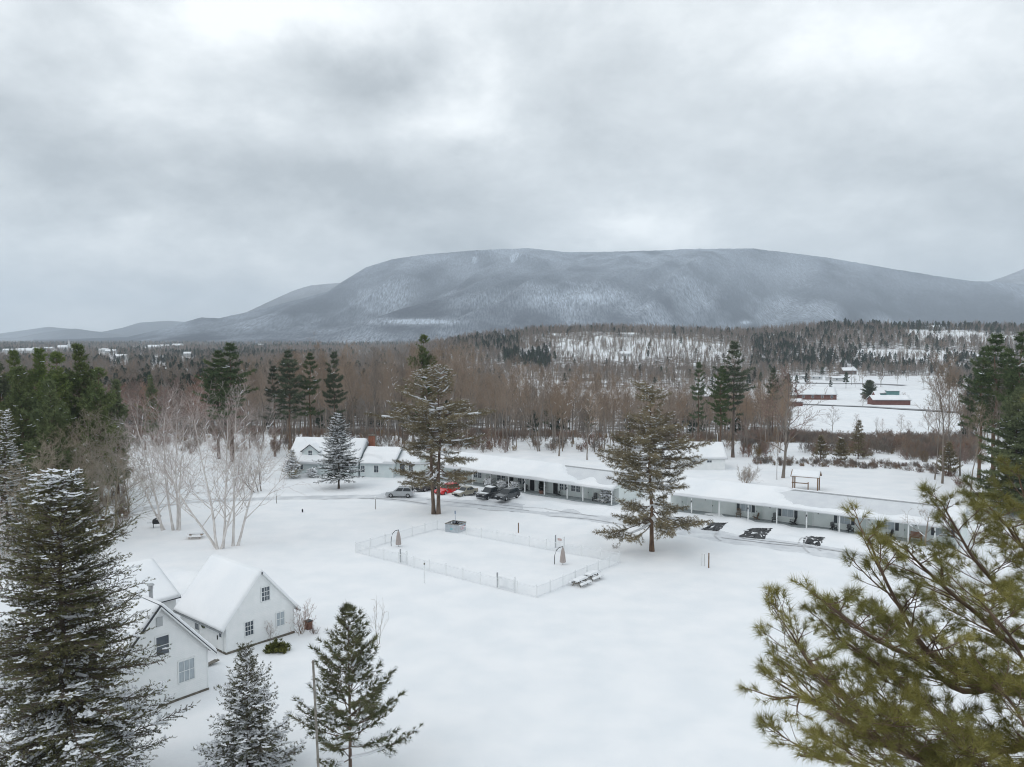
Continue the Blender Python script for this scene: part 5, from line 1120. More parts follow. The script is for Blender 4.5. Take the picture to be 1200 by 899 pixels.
for px, py, w, lab in ((944, 444.5, 9, 'white trailer leftmost at the foot of the pine hill'), (957, 445, 10, 'white trailer second in the row at the foot of the pine hill'), (978, 446, 13, 'long pale trailer at the foot of the pine hill'), (985, 447, 12, 'white trailer at the near end of the row below the pine hill')): far_house(lab, px, py, w, 4, 2.6, WALLF, 12, R(-4), 2, 'trailer', 'trailer')
far_house('grey house half hidden by bare trees at the foot of the pine hill', 996, 439, 14, 9, 4, WALLB, 30, R(5), 2)
far_house('white hilltop house alone left of the open snowy wood', 651, 394, 16, 9, 4.5, WALLF, 32, R(6), 3, Y=1215); far_house('long pale house on the crest above the open snowy wood', 738, 396.5, 20, 9, 4.5, WALLF, 28, R(-4), 4, Y=1215); far_house('short pale house beside the long one above the open snowy wood', 729, 395.5, 10, 8, 3.5, WALLF, 28, 0, 2, Y=1225)
far_house('white house on the crest behind the row of dark hilltop pines', 1100, 383, 20, 10, 5, WALLF, 28, 0, 4, Y=1290); far_house('low white house on the crest left of a lone round hilltop tree', 1092, 383.5, 12, 8, 4, WALLF, 28, 0, 2, Y=1300); far_house('pale house below dark pines high on the wooded hill', 903, 400, 14, 9, 4, WALLF, 28, 0, 2)
far_house('snowy-roofed house among bare trees left of the tall pines', 806, 433, 20, 10, 3.5, WALLF, 30, R(4), 2); far_house('pale snowy cabin below the open wood', 733, 418, 16, 9, 3.5, WALLF, 30, R(3), 2); far_house('brown cabin with a snowy roof hidden in bare woods', 692, 447, 13, 8, 3, WALLB, 28, R(5), 2)
far_house('white farmhouse roof seen through the birch branches', 214, 497, 13, 8, 3.2, WALLF, 32, R(-20), 3); far_house('white garden house behind the tallest birch stems', 257, 489, 10, 7, 3.0, WALLF, 32, R(15), 2)
far_house('low snowy shed in the woods beyond the birches', 312, 470, 14, 8, 3.0, WALLF, 25, R(8), 2)
SIGHT = [(76, 410, 40)]
TOWN = [(8, 413.5, 24, 'small white house at the very edge of the town'), (27, 414.5, 38, 'wide white house low in the town below the ridge'), (40, 411, 22, 'white house in town left of the long white hall'), (57, 410.5, 24, 'white hall standing left of the church'), (122, 412.5, 18, 'small white house right of the church by dark trees'), (129, 414.5, 24, 'tall white house right of the church'), (140, 421.5, 22, 'white house nearest in the town, lowest on the plain'), (178, 409.0, 40, 'white inn at the end of the bright row on the plain'), (192, 408, 32, 'middle building of the bright white row on the plain'), (206, 407.0, 44, 'large white building ending the bright row on the plain'), (303, 406.5, 30, 'white house under the foot of the mountain'), (340, 404, 24, 'far white farmhouse in the fields under the mountain'), (382, 401.5, 50, 'long white barn by a snowfield under the mountain'), (186, 423, 16, 'small snowy roof among brown trees below the town'), (222, 418, 22, 'pale house among dark trees right of the town')]
for px, py, w, lab in TOWN: SIGHT.append((px, py, w)); far_house(lab, px, py, w, w * .5, 6 if w < 30 else 7, WALLF, 30, R((px * 7) % 40 - 20), 4, group='town on the plain')
x, y, z = hit(76, 410.0); t = thing('church', 'white church with a tall pointed steeple in the town', 'church', (x, y, z), R(8))
house_walls(t, -22, 6, 0, 14, -3, 8, R(40), WALLF); gable_roof(t, -22, 6, 0, 14, 8, R(40), .6, .4, .5, SNOW)
MB().box(6.1, 13, 3.5, 10.5, -3, 17).build('tower', WALLF, t); s = MB(); s.tube([(9.5, 7, 17.0), (9.5, 7, 20), (9.5, 7, 20.1), (9.5, 7, 32)], [2.6, 2.6, 2.9, .1], 8); s.build('steeple', WALLF, t)
for i in range(4): window(t, -19 + 6 * i, -17 + 6 * i, 2, 6, 0, cols=1)
ND_YP = mat('young_pine_needles', (.080, .092, .044), (.160, .160, .078), .6, .7, spec=.2)
# ------------------------------------------------------------------ single trees near the house and on the lawn
def base(px, py): p = PX(px, py); return (p[0], p[1], gz(p[0], p[1]) - .03)
def gbase(x, y): return (x, y, gz(x, y) - .05)
cap_snow = lambda t: (.60 if t > .95 else .28 if t > .88 else .03 if t > .62 else .05 if t > .42 else .26 if t > .15 else .38)
Yb = 42.5
plant('spruce_tree', 'tallest dark spruce with a white snow cap, in front of the cottage', 'spruce', gbase(xat(77, Yb), Yb), conifer(11, 18.5, 5.25, .03, 420, 0, -.28, .50, .10, .14, 5.4, .32, .34, .95, tpl_brush(15, .11, 5, .8, .30), .40, .22, lambda t: (1 - t) ** .46 * min(1, .85 + 1.5 * t), cap_snow, .27, .12, .24, jit=.3, bend=.3))
Yb = 45.0
plant('spruce_tree', 'small pointed spruce laden with snow before the white cottage', 'spruce', gbase(xat(289, Yb), Yb), conifer(12, 8.3, 3.4, .02, 150, 0, -.1, .8, .05, .1, 6, .34, .26, .95, BRUSH14, .34, .20, lambda t: (1 - t) ** .95 * min(1, .8 + 1.5 * t), lambda t: .62 * (1 - t) ** .9 + .05, .26, .2, .10, needles=ND_SP, jit=.25, bend=.2))
plant('pine_tree', 'young open pine with upright shoots and snow clumps, behind the bare pole', 'pine', gbase(xat(409, 46), 46), conifer(13, 10.3, 3.7, .12, 112, .62, .22, .95, .22, .38, 3.6, .34, .28, .85, tpl_tuft(16, 1.0, .10, 9, .5), .40, .27, lambda t: (1 - t) ** .72 * min(1, .8 + 1.2 * t), lambda t: .30 * (1 - t) ** .6 + .02, .26, .25, .11, needles=ND_YP, bark=BARKP, jit=.3, bend=.2, vert=.4))
# bare pole and saplings by the young pine
t = pole('bare_pole', 'tall bare weathered pole standing in the branches of the young pine', 373.5, 960, 8.7, .07, WOODG, cat='pole'); t.location = gbase(xat(374, 42), 42); t.rotation_euler = (0, R(-2.0), 0)
def shrub(name, label, px, py, h, seed, cat='shrub', n=9, fan=.55, twig=TWIG, bark=BARKD, group=None, kids=(3, 3, 2, 2), levels=3, thin=.012, nl=6, snow=0, tr=.03):
    rr = random.Random(seed); st = [((rr.gauss(0, .12 * h * .3), rr.gauss(0, .12 * h * .3)), (rr.gauss(0, fan), rr.gauss(0, fan), 1), rr.uniform(.65, 1.0)) for k in range(n)]
    me = bare_meshes(seed, h, bark, twig, spread=.38, trunk_r=tr, clear=.25, levels=levels, kids=kids, thin=thin, multi=st, nlimb=nl, snow=snow)
    return plant(name, label, cat, base(px, py) if py < 10000 else px, me, group=group)
shrub('sapling', 'thin bare sapling rising from the snow behind the young pine', 441.5, 755, 4.6, 3, 'sapling', 3, .10, nl=5, kids=(2, 2, 1), levels=2, thin=.016)
shrub('shrub', 'bare reddish shrub at the far corner of the right-hand cottage', 353, 743, 3.2, 5, n=9, fan=.45, twig=TWIGR, thin=.013, nl=7)
shrub('shrub', 'low bare red-twigged shrub in the snow right of the cottage', 368, 742.5, 1.3, 6, n=9, fan=.4, twig=TWIGR, thin=.011, nl=4)
shrub('shrub', 'upright bare shrub between the two ground-floor cottage windows', 315, 752, 2.6, 7, n=5, fan=.28, twig=BTWIG, thin=.016, nl=5)
g = np.random.default_rng(8); P = []; D = []
for k in range(46):
    d = nrm(np.array([g.normal(0, .8), g.normal(0, .8), g.uniform(.15, 1)])); 
    for f in np.linspace(.25, 1, 7): P.append(d * f * g.uniform(.7, 1.1) * np.array([1.0, 1.0, .85])); D.append(d + g.normal(0, .5, 3))
v, f = place_np(np.array(P), np.array(D), .34, *tpl_tuft(9, 1.1, .32, 6, .2), g); t = thing('rhododendron', 'green leafy bush on the snow in front of the cottage wall', 'bush', base(325, 764))
link('foliage', mesh_np('foliage', v, f, None, [mat('leafy_yellow_green', (.085, .10, .028), (.17, .17, .045), 1.5, .5)]), t); v, f = segs_np([(0, 0, -.1, *(p * .9), .02, .01) for p in P[6::7]], 4); link('stems', mesh_np('stems', v, None, f, [BARKD]), t)
SFLECK = lambda t: (.80 if t > .9 else .45 if t > .75 else .34)
flat_top = lambda t: max(1 - t ** 4, 0) ** .8 * min(1, .85 + 1.0 * t) * (.84 + .20 * math.sin(t * 13))
plant('pine_tree', 'big twin-stemmed pine with snow-lined limbs in front of the parked cars', 'pine', base(511, 601),
      conifer(21, 22.3, 6.3, .23, 290, .66, -.36, .40, .22, .42, 4.6, .30, .36, .9, tpl_tuft(13, 1.5, .085, 4, .5), .42, .27, flat_top, SFLECK, .15, .6, .30, fork=[((-.35, .1), (-.9, .2), .97), ((.35, -.1), (.35, 0), 1.0)], needles=ND_RP, bark=BARKP, droop=.05, jit=.4, gaps=.24, vert=.8, irr=.42, tj=.9))
plant('pine_tree', 'big single-stemmed pine between the two motel wings', 'pine', base(764, 644),
      conifer(37, 21.0, 6.4, .13, 270, .75, -.32, .35, .20, .42, 4.6, .32, .40, .85, tpl_tuft(13, 1.5, .085, 4, .5), .42, .27, lambda t: (1 - t) ** .5 * min(1, .70 + 1.4 * t) * (.84 + .22 * math.sin(t * 13 + 1)), SFLECK, .15, .4, .28, needles=ND_RP, bark=BARKP, droop=.12, jit=.4, gaps=.16, vert=.8, irr=.42, tj=.9, lean=(-.6, 0)))
plant('spruce_tree', 'dense round spruce coated with snow in front of the inn', 'spruce', base(397, 571), conifer(31, 13.2, 4.1, .14, 170, 0, -.22, .5, .04, .12, 4.2, .34, .3, .95, BRUSH8, .46, .28, lambda t: (1 - t) ** .7 * min(1, .9 + t), lambda t: .50, .34, .2, .18, needles=ND_BS, jit=.15))
plant('spruce_tree', 'young spruce with a brown skirt and snow lumps at the inn corner', 'spruce', base(342, 560), conifer(32, 5.2, 2.0, .05, 70, 0, 0, .7, .05, .1, 5, .35, .25, .95, BRUSH8, .4, .25, None, lambda t: .8 if .3 < t < .6 else .15, .55, 0, .08, needles=ND_RP))
plant('snowy_shrub', 'shrub bowed under snow at the porch end of the green wing', 'shrub', base(709.5, 590), conifer(33, 1.9, 1.1, .02, 60, 0, .3, .9, .1, .1, 5, .35, .2, .95, BRUSH8, .4, .25, lambda t: (1 - t) ** .4, lambda t: .9, .45, 0, .05, needles=ND_SP))
for px, py, h, lab in ((589, 573.5, 1.2, 'snow-loaded shrub by the porch behind the charcoal suv'), (603, 576, 1.3, 'snow-loaded shrub by the porch just right of a dark motel door'), (573, 571, 1.1, 'snow-loaded shrub behind the black pickup'), (366, 559, 1.3, 'low snow-covered shrub under the dormer wall')):
    plant('snowy_shrub', lab, 'shrub', base(px, py), conifer(int(px), h, .8, .02, 40, 0, .3, .9, .1, .1, 5, .35, .2, .95, BRUSH8, .4, .25, lambda t: (1 - t) ** .4, lambda t: .95, .48, 0, .05, needles=ND_SP))
# birches
def birch(seed, label, px, py, stems, h=18.0, sp=.40):
    plant('birch_tree', label, 'birch', base(px, py), bare_meshes(seed, h, BIRCH, BTWIG, spread=sp, trunk_r=.175, clear=.2, levels=4, kids=(4, 5, 4, 3), thin=.0135, up=.42, multi=stems, nlimb=11, side0=.85, ratio=.52, snow=.10), group='bare birches on the lawn')
birch(41, 'large forked birch clump behind the orange-brown picnic table', 256, 644, [((-.1, 0), (-.14, 0, 1), 1.0), ((.35, .5), (.08, .1, 1), .95), ((-.3, .6), (-.62, .1, .8), .95), ((.2, .2), (.25, -.1, 1), .8)])
birch(42, 'slender twin birch just right of the forked clump', 273, 640, [((0, 0), (.06, 0, 1), 1.0), ((.5, .1), (.32, 0, 1), .95)])
birch(43, 'leaning birch beside the black grill', 191, 622, [((0, 0), (-.30, 0, 1), 1.0), ((.2, .3), (-.5, .1, .9), .8)], 17, .42)
birch(44, 'clumped birch behind the grill, its stems rising straight', 206, 622, [((-.3, 0), (-.12, 0, 1), 1.0), ((.2, .2), (.05, 0, 1), .95), ((.5, 0), (.16, 0, 1), .9)], 17)
# fruit tree, round shrub, and dark bare tree by the inn
plant('fruit_tree', 'small crooked fruit tree with a snowy forked limb before the white wing', 'tree', base(1083.5, 641.5), bare_meshes(51, 5.4, BARKD, TWIG, spread=.62, trunk_r=.17, clear=.2, levels=4, kids=(4, 4, 3, 3), thin=.016, up=.15, nlimb=7, side0=1.15, snow=.5, tlean=(.1, 0), ttop=.75))
shrub('shrub', 'round leafless shrub in front of the white garage', 874, 568, 4.2, 52, n=22, fan=.55, twig=TWIG, bark=TWIG, thin=.022, nl=7, snow=.1, tr=.035)
shrub('tree', 'low spreading dark bare tree left of the inn', 302, 576, 6.8, 53, 'tree', 4, .6, twig=TWIG, thin=.022, kids=(4, 4, 3, 3), levels=4, nl=8, tr=.12, snow=.15)
shrub('shrub', 'tangle of low bare twigs at the edge of the meadow under the tall bare trunks', 1128, 572, 2.6, 54, n=26, fan=.8, twig=TWIGR, thin=.02, nl=5)
shrub('shrub', 'dry twiggy bush under the single-stemmed pine, by the pool corner', 722, 642, 1.0, 55, n=9, fan=.9, twig=TWIG, thin=.012, nl=4)
# ------------------------------------------------------------------ woods: single trees
wp_prof = lambda t: (1 - t) ** .62 * min(1, .55 + 1.3 * t) * (.78 + .26 * math.sin(t * 21))
tall_prof = lambda t: (1 - t) ** .6 * min(1, .4 + 1.6 * t) * (.75 + .3 * math.sin(t * 27))
T_MID = tpl_tuft(11, 1.15, .20, 12, .2)
wp_snow = lambda t: .012
WP = [conifer(61 + i, 24, 5.9, .10, 190, .85, .05, .75, .18, .30, 4.2, .36, .45, .9, T_MID, .62, .42, wp_prof, wp_snow, .4, .06, .30, needles=ND_WP, bark=BARKP, jit=.3, gaps=.2, droop=.05, vert=.4, tj=.8) for i in range(3)]
TP_ = [conifer(71 + i, 24, 4.6, .38, 120, 1.1, .0, .6, .12, .32, 4.0, .34, .45, .9, T_MID, .66, .46, tall_prof, wp_snow, .4, .1, .30, needles=ND_DK, bark=BARKP, jit=.3, gaps=.3, droop=.1, vert=.35, tj=.8) for i in range(3)]
def conifer_at(lab, px, ytop, Y, src, h0, group, cat='pine', name='pine_tree', rsc=1.0, rz=0):
    x = xat(px, Y); zt = PD(px, ytop, Y)[2]; z = gz(x, Y) - .05; s = (zt - z) / h0
    if not hasattr(src, 'used'):
        pass
    return x, Y, z, s
made = {}
def stand(key, meshes, name, label, cat, x, Y, z, s, rz, group, wide=1.0):
    sc = (s * wide, s * wide, s)
    if key not in made:
        t = plant(name, label, cat, (x, Y, z), meshes, rz, group); t.scale = sc; made[key] = t; return t
    return dup(made[key], (x, Y, z), rz, sc, label, group)
GP = 'tall pines standing out of the woods'
PINES = [(96, 404.5, 132, 'wp0', 1.0, 'tallest green pine of the dense stand left of the birches'), (70, 414, 128, 'wp1', 1.0, 'broad green pine next to the tallest one in the left stand'), (48, 410, 150, 'wp2', .95, 'bluish dark pine rising behind the left stand'), (20, 412, 146, 'wp0', .9, 'dark pine behind the frosted spruce at the left stand'), (28, 432, 118, 'wp2', 1.1, 'wide olive pine low at the front of the left stand'), (118, 432, 126, 'wp1', .95, 'green pine on the inner edge of the left stand, by the bare brush'), (138, 446, 132, 'wp2', .85, 'last small pine at the right end of the left stand'), (2, 425, 124, 'wp1', 1.0, 'pine cut off at the very edge of the left stand'), (62, 446, 112, 'wp0', 1.0, 'low wide pine at the foot of the left stand'), (-30, 415, 130, 'wp2', 1.0, 'pine beyond the edge of the left stand'),
         (272, 403.5, 168, 'tp0', 1.35, 'tall dark pine behind the birches, the higher of a pair'), (256, 412, 172, 'tp1', 1.25, 'lower dark pine of the pair behind the birches'), (340, 412, 172, 'tp1', 1.15, 'tall bushy pine left of three behind the inn'), (322, 430, 175, 'tp2', 1.0, 'shorter pine at the outer side of the three behind the inn'), (364, 415, 173, 'tp2', .95, 'middle slim pine of the three behind the inn'), (392, 413.5, 176, 'tp0', .85, 'slim pine on the chimney side of the three behind the inn'), (496, 393.5, 196, 'wp1', .95, 'pine whose top rises above the bare wood behind the twin-stemmed pine'),
         (859, 401.5, 174, 'tp0', 1.1, 'tallest shelved pine behind the white garage'), (844, 430, 171, 'tp1', .9, 'lower pine touching the tallest one behind the garage'), (818, 425.5, 174, 'tp2', .75, 'slim pine with a tufted top left of the tallest one behind the garage'), (1164, 393.5, 140, 'tp2', 1.25, 'tall olive pine in the right-hand grove, crown high over bare trunks'), (1148, 408, 146, 'tp1', 1.0, 'thin tall pine at the left of the right-hand grove'), (1192, 391, 133, 'tp0', 1.0, 'pointed yellow-green pine at the right edge of the grove'), (1180, 410, 150, 'tp1', 1.15, 'dim pine behind the pointed one in the grove'), (1225, 400, 140, 'wp0', 1.0, 'pine closing the grove at the picture edge'),
         (178, 440, 205, 'wp2', .8, 'lone dark pine amid reddish bare woods behind the birches'), (690, 468, 200, 'tp1', .9, 'dim thin pine within the bare wood between the lawn pines'), (640, 470, 215, 'tp2', .7, 'thin grey-green pine hidden in the bare wood left of centre'), (905, 432, 230, 'tp0', .8, 'dark pine amid bare trees right of the garage pines')]
src = {('wp%d' % i): (WP[i], 24) for i in range(3)}; src.update({('tp%d' % i): (TP_[i], 24) for i in range(3)})
for i, (px, yt, Y, k, wide, lab) in enumerate(PINES):
    x = xat(px, Y); z = gz(x, Y) if abs(x) < 100 and Y < 210 else float(terrain(x, Y)); s = (PD(px, yt, Y)[2] - z) / 24
    stand(k, src[k][0], 'pine_tree', lab, 'pine', x, Y, z - .1, s, i * 1.7, GP, wide)
Yr = 118; x = xat(1190, Yr); z = float(terrain(x, Yr))
plant('spruce_tree', 'wide dark spruce with snow-dusted lower limbs at the right edge of the grove', 'spruce', (x, Yr, z), conifer(81, 18.5, 6.8, .05, 190, 0, -.15, .5, .1, .15, 4.5, .34, .36, .95, T_MID, .55, .36, None, lambda t: .04, .34, .15, .24, needles=ND_WP, jit=.3))
Yl = 97; x = xat(8, Yl)
plant('spruce_tree', 'dark spruce thick with snow at the left edge, before the pine stand', 'spruce', gbase(x, Yl), conifer(82, 17.2, 4.6, .05, 170, 0, -.2, .5, .08, .15, 4.5, .34, .36, .95, BRUSH8, .5, .34, None, lambda t: .38, .36, .2, .2, needles=ND_SP, jit=.3))
for i, (px, yt, Y, r, lab) in enumerate([(1006, 494, 172, 2.0, 'narrow yellow-green young pine standing up out of the brown brush'), (986, 515, 168, 1.8, 'short yellow-green young pine in the brown brush, left of the taller one'), (962, 512, 170, 1.7, 'small green pine at the left end of the brown brush'), (1112, 520, 150, 2.2, 'young pine behind the tall bare trunks at the meadow edge')]):
    x = xat(px, Y); z = float(terrain(x, Y)); h = PD(px, yt, Y)[2] - z
    plant('young_pine', lab, 'pine', (x, Y, z), conifer(85 + i, h, r * 1.1, .08, 60, .7, .1, .7, .15, .2, 4, .35, .3, .9, T_MID, .5, .36, None, lambda t: .05, .35, 0, .12, needles=ND_RP, bark=BARKP), group='young pines in the brush')
# bare trees
def ft(seed, h=21, **k):
    a = dict(spread=.26, clear=.38, levels=4, kids=(0, 5, 4, 4), thin=.024, up=.6, nlimb=15, side0=.75, ratio=.52, wob=.13, trunk_r=.17); a.update(k); return bare_meshes(seed, h, BARKD, TWIG, **a)
FT = [ft(100 + i, spread=.24 + .02 * i) for i in range(5)]
FT.append(ft(106, multi=[((0, 0), (.06, 0, 1), 1.0), ((.5, .3), (-.1, .1, 1), .9)], nlimb=9)); FT.append(ft(107, snow=.32, spread=.3, nlimb=11))
FR_ = [bare_meshes(110 + i, 15, BARKD, TWIGR, spread=.34, clear=.22, levels=4, kids=(0, 4, 4, 3), thin=.028, up=.5, nlimb=13, side0=.9) for i in range(2)]
FO = [bare_meshes(115 + i, 12, mat('olive_bark', (.20, .175, .13), (.29, .255, .195), 2, .9), mat('olive_twigs', (.32, .27, .205), None, rough=.95, rnd=.15), spread=.46, clear=.12, levels=4, kids=(0, 5, 4, 3), thin=.024, up=.35, nlimb=15, side0=1.05, trunk_r=.16) for i in range(2)]
SING = [(918, 440, 148, 'fr0', 1.25, 'wide-crowned bare tree beside the timber pavilion'), (911, 500, 146, 'ft0', .7, 'thin bare tree left of the wide-crowned one by the pavilion'), (655, 452, 176, 'ft6', 1.3, 'pale bare tree with snow on its limbs behind the green wing, stout trunk'), (688, 462, 170, 'ft6', 1.2, 'bare tree with dark stem in the snow near the end of the green wing roof'), (1105, 418, 142, 'ft1', 1.0, 'tallest bare trunk at the meadow edge beside the right-hand grove'), (1114, 425, 152, 'ft3', .9, 'bare tree just behind the tallest trunk at the meadow edge'), (1096, 445, 146, 'ft4', .8, 'leaning bare tree left of the tallest trunk at the meadow edge'), (1126, 430, 150, 'ft0', .9, 'reddish bare tree between the tallest trunk and the grove'), (1138, 478, 131, 'ft6', 1.0, 'shorter bare tree with snow on a forked limb before the grove'), (1170, 440, 137, 'ft2', .9, 'bare tree threaded through the trunks of the grove'), (577, 500, 182, 'ft6', .9, 'small bare tree with snowy limbs behind the green wing roof')]
srcb = {('ft%d' % i): (FT[i], 21) for i in range(7)}
def zt_of(x, Y): return gz(x, Y) if abs(x) < 100 and Y < 210 else float(terrain(x, Y))
srcb['fr0'] = (FR_[0], 15)
for i, (px, yt, Y, k, wide, lab) in enumerate(SING):
    x = xat(px, Y); z = zt_of(x, Y); s = (PD(px, yt, Y)[2] - z) / (20.5 if k[1] == 't' else 14.6); stand(k, srcb[k][0], 'bare_tree', lab, 'tree', x, Y, z - .1, s, i * 2.1, None, wide)
srcb['fr0'] = (FR_[0], 15); srcb['fr1'] = (FR_[1], 15); srcb['fo0'] = (FO[0], 12); srcb['fo1'] = (FO[1], 12)
rr = random.Random(77)
OL = [(72, 515, 112, 1.0, 'rounded olive-grey bare tree, leftmost of the thicket before the pine stand'), (105, 492, 120, 1.15, 'tallest olive-grey bare tree of the thicket before the pine stand'), (135, 520, 108, 1.0, 'spreading olive-grey bare tree at the track end of the thicket'), (92, 530, 104, .8, 'low bare tree in front of the tallest one of the thicket'), (150, 535, 118, .8, 'low fan-shaped bare tree beside the driveway bend'), (50, 500, 126, 1.0, 'bare tree at the back of the thicket under the pines'), (120, 545, 100, .7, 'smallest bare tree of the thicket, nearest the lamp post'), (30, 535, 92, .8, 'bare tree behind the snow-capped spruce, low and wide')]
for i, (px, yt, Y, s0, lab) in enumerate(OL):
    x = xat(px, Y); z = gz(x, Y); s = (PD(px, yt, Y)[2] - z) / 11.5; k = 'fo%d' % (i % 2); stand(k, srcb[k][0], 'bare_tree', lab, 'tree', x, Y, z - .1, s, i * 1.3, None, 1.15)
plant('birch_tree', 'pale bare birch at the left edge behind the tallest spruce', 'birch', gbase(xat(4, 72), 72), bare_meshes(58, 12, BIRCH, BTWIG, spread=.3, clear=.25, levels=4, kids=(0, 4, 3, 3), thin=.02, up=.5, nlimb=10, trunk_r=.13))
HT = [(-60, 17), (150, 16), (230, 16), (300, 19), (380, 23.0), (470, 23.0), (540, 22.5), (590, 20.5), (640, 18), (720, 16.5), (800, 15.5), (880, 15.5), (960, 14)]
GW = 'bare trees of the wood behind the motel'; GL = 'reddish bare trees of the wood behind the birches'
n_w = n_l = 0; taken = []
def free(x, y, d):
    for a, b in taken:
        if (a - x) ** 2 + (b - y) ** 2 < d * d: return False
    taken.append((x, y)); return True
tries = 0
while n_w < 205 and tries < 9000:
    tries += 1; px = rr.uniform(285, 935); Y = np.interp(px, [285, 560, 900], [186, 184, 178]) + 92 * rr.random() ** 1.6
    if px > 890 and rr.random() < .6: continue
    x = xat(px, Y)
    if not free(x, Y, 2.6): continue
    z = zt_of(x, Y); h = np.interp(px, [a for a, b in HT], [b for a, b in HT]) * rr.uniform(.72, 1.10) - .5 * z; k = 'ft%d' % rr.choice([0, 1, 2, 3, 4, 5, 0, 1, 2, 3, 4, 6]); n_w += 1
    stand(k, srcb[k][0], 'bare_tree', 'bare brown tree crowded in the dense wood behind the motel', 'tree', x, Y, z - .1, h / 21, rr.uniform(0, 6.28), GW, rr.uniform(.85, 1.15))
tries = 0
while n_l < 70 and tries < 4000:
    tries += 1; px = rr.uniform(-40, 300); Y = 182 + 110 * rr.random(); x = xat(px, Y)
    if not free(x, Y, 4): continue
    z = zt_of(x, Y); h = rr.uniform(12, 17) - .3 * z; k = rr.choice(['fr0', 'fr1']); n_l += 1
    stand(k, srcb[k][0], 'bare_tree', 'reddish bare tree of the wood behind the birches', 'tree', x, Y, z - .1, h / 15, rr.uniform(0, 6.28), GL, rr.uniform(.9, 1.2))
# field trees in the valley
for i, (px, yt, Yp, k, wide, lab) in enumerate([(975, 477, 507, 'fr0', 1.2, 'small bare tree on the lower edge of the valley field, nearest the farmhouse'), (1003, 486, 508, 'fr1', 1.2, 'grey bare bushy tree on the field edge behind the young pine'), (1027, 490, 507, 'fr0', .8, 'thin bare sapling on the field edge, left of a pair'), (1034, 491, 508, 'fr1', .8, 'thin bare sapling on the field edge, right of a pair'), (1056, 486, 511, 'fr1', 1.2, 'bare tree on the field edge below the red barn'), (1065, 494, 513, 'fr0', 1.0, 'smaller bare tree right beside the one below the red barn'), (1087, 478, 513, 'fr0', .9, 'slender bare tree on the field edge near the tall trunks'), (1011, 462, 476, 'fr1', 1.8, 'bare round tree at the roadside left of the red barn'), (1058, 460, 473, 'fr0', 1.6, 'bare tree directly behind the red barn roof')]):
    x, y, z = hit(px, Yp, 170, 3000); s = (PD(px, yt, y)[2] - z) / 15; stand(k, srcb[k][0], 'bare_tree', lab, 'tree', x, y, z - .1, s, i, None, wide)
x, y, z = hit(1018.5, 470); h = PD(1018, 447, y)[2] - z
plant('evergreen_tree', 'dark round evergreen beside the red barn in the valley', 'tree', (x, y, z), conifer(91, h, h * .42, .05, 90, 0, 0, .7, .05, .1, 3, .34, .5, .95, T_MID, 1.0, .7, lambda t: (1 - t) ** .45 * min(1, .7 + 2 * t), None, 0, 0, .3, needles=ND_DK, jit=.1))

# ------------------------------------------------------------------ far woods: nobody could count these
def low_bare(seed, h, twig, n=11, thin=.085, spread=.26, clear=.35):
    t, c, s = bare(seed, h, spread=spread, clear=clear, levels=3, kids=(0, 4, 4), thin=thin, up=.6, nlimb=n, side0=.75, ratio=.5)
    tv, tf = segs_np(t, 4); v, f = segs_np(c, 3); return mesh_parts('far_bare_tree', [(tv, tf, 0), (v, f, 1)], [BARKD, twig])
def low_pine(seed, h, r, c0):
    m = conifer(seed, h, r, c0, 44, 1.2, .0, .6, .1, .3, 2.2, .34, .6, .9, tpl_tuft(9, 1.2, .34, 14, .2), 1.25, 1.0, wp_prof, lambda t: .04, .8, 0, .25, needles=ND_FAR, bark=BARKP)
    bm = [m['trunk'], m['crown']] + ([m['snow']] if 'snow' in m else [])
    V = []; F3 = []; F4 = []; mi3 = []; mi4 = []; mats = []; o = 0
    for me in bm:
        co = np.empty(len(me.vertices) * 3); me.vertices.foreach_get('co', co); V.append(co.reshape(-1, 3)); off = len(mats); mats += list(me.materials)
        for p in me.polygons:
            (F3 if p.loop_total == 3 else F4).append([o + v for v in p.vertices]); (mi3 if p.loop_total == 3 else mi4).append(off + p.material_index)
        o += len(co) // 3
    return mesh_np('far_pine_tree', np.concatenate(V), F3, F4, mats, mi3 + mi4)
FARTW = mat('far_twigs', (.29, .23, .185), None, rough=.95, rnd=.22, spec=.05); FARTW2 = mat('far_grey_twigs', (.28, .245, .215), None, rough=.95, rnd=.2, spec=.05)
LB = [low_bare(121, 15, FARTW), low_bare(122, 15, FARTW2, 12), low_bare(123, 16, FARTW, 10, .08), low_bare(124, 14, FARTW2, 14, .07, .3, .25)]
LP = [low_pine(131, 16, 4.6, .15), low_pine(132, 18, 4.3, .35), low_pine(133, 14, 4.8, .1)]
g = np.random.default_rng(17)
def sample(n, d0, d1, p0, p1, power=1.0):
    u = g.random(n) ** power; Y = np.sqrt(d0 ** 2 + (d1 ** 2 - d0 ** 2) * u); px = g.uniform(p0, p1, n); return px, Y, (px - 600) / FPX * (Y + 1)
B = []; Pn = []
def put(lst, px, Y, X, s):
    Z = terrain(X, Y); lst.append(np.column_stack([X, Y, Z - .2, s]))
def pineness(px, Y, X):
    nz = fbm(X * .004 + 7, Y * .004 + 3, 3); q = np.where(nz > .64, .6, .04)
    q = np.where(inb(px, 880, 1105) & inb(Y, 820, 1240), np.where(fbm(X * .012, Y * .012, 2) > .50, .6, .12), q); q = np.where(inb(px, 590, 645) & inb(Y, 850, 1010), .95, q); q = np.where(inb(px, 645, 862) & inb(Y, 780, 1300), .03, q)
    q = np.where(inb(px, 660, 880) & inb(Y, 1240, 1330), .1, q); q = np.where(inb(px, 530, 610) & inb(Y, 1050, 1300), .45, q); q = np.where((px > 960) & inb(Y, 1230, 1330), .3, q)
    q = np.where((px < 300) & inb(Y, 900, 1800), np.where(nz > .54, .6, .12), q); q = np.where((px < 560) & (Y > 2300), np.where(nz > .54, .7, .1), q)
    return q
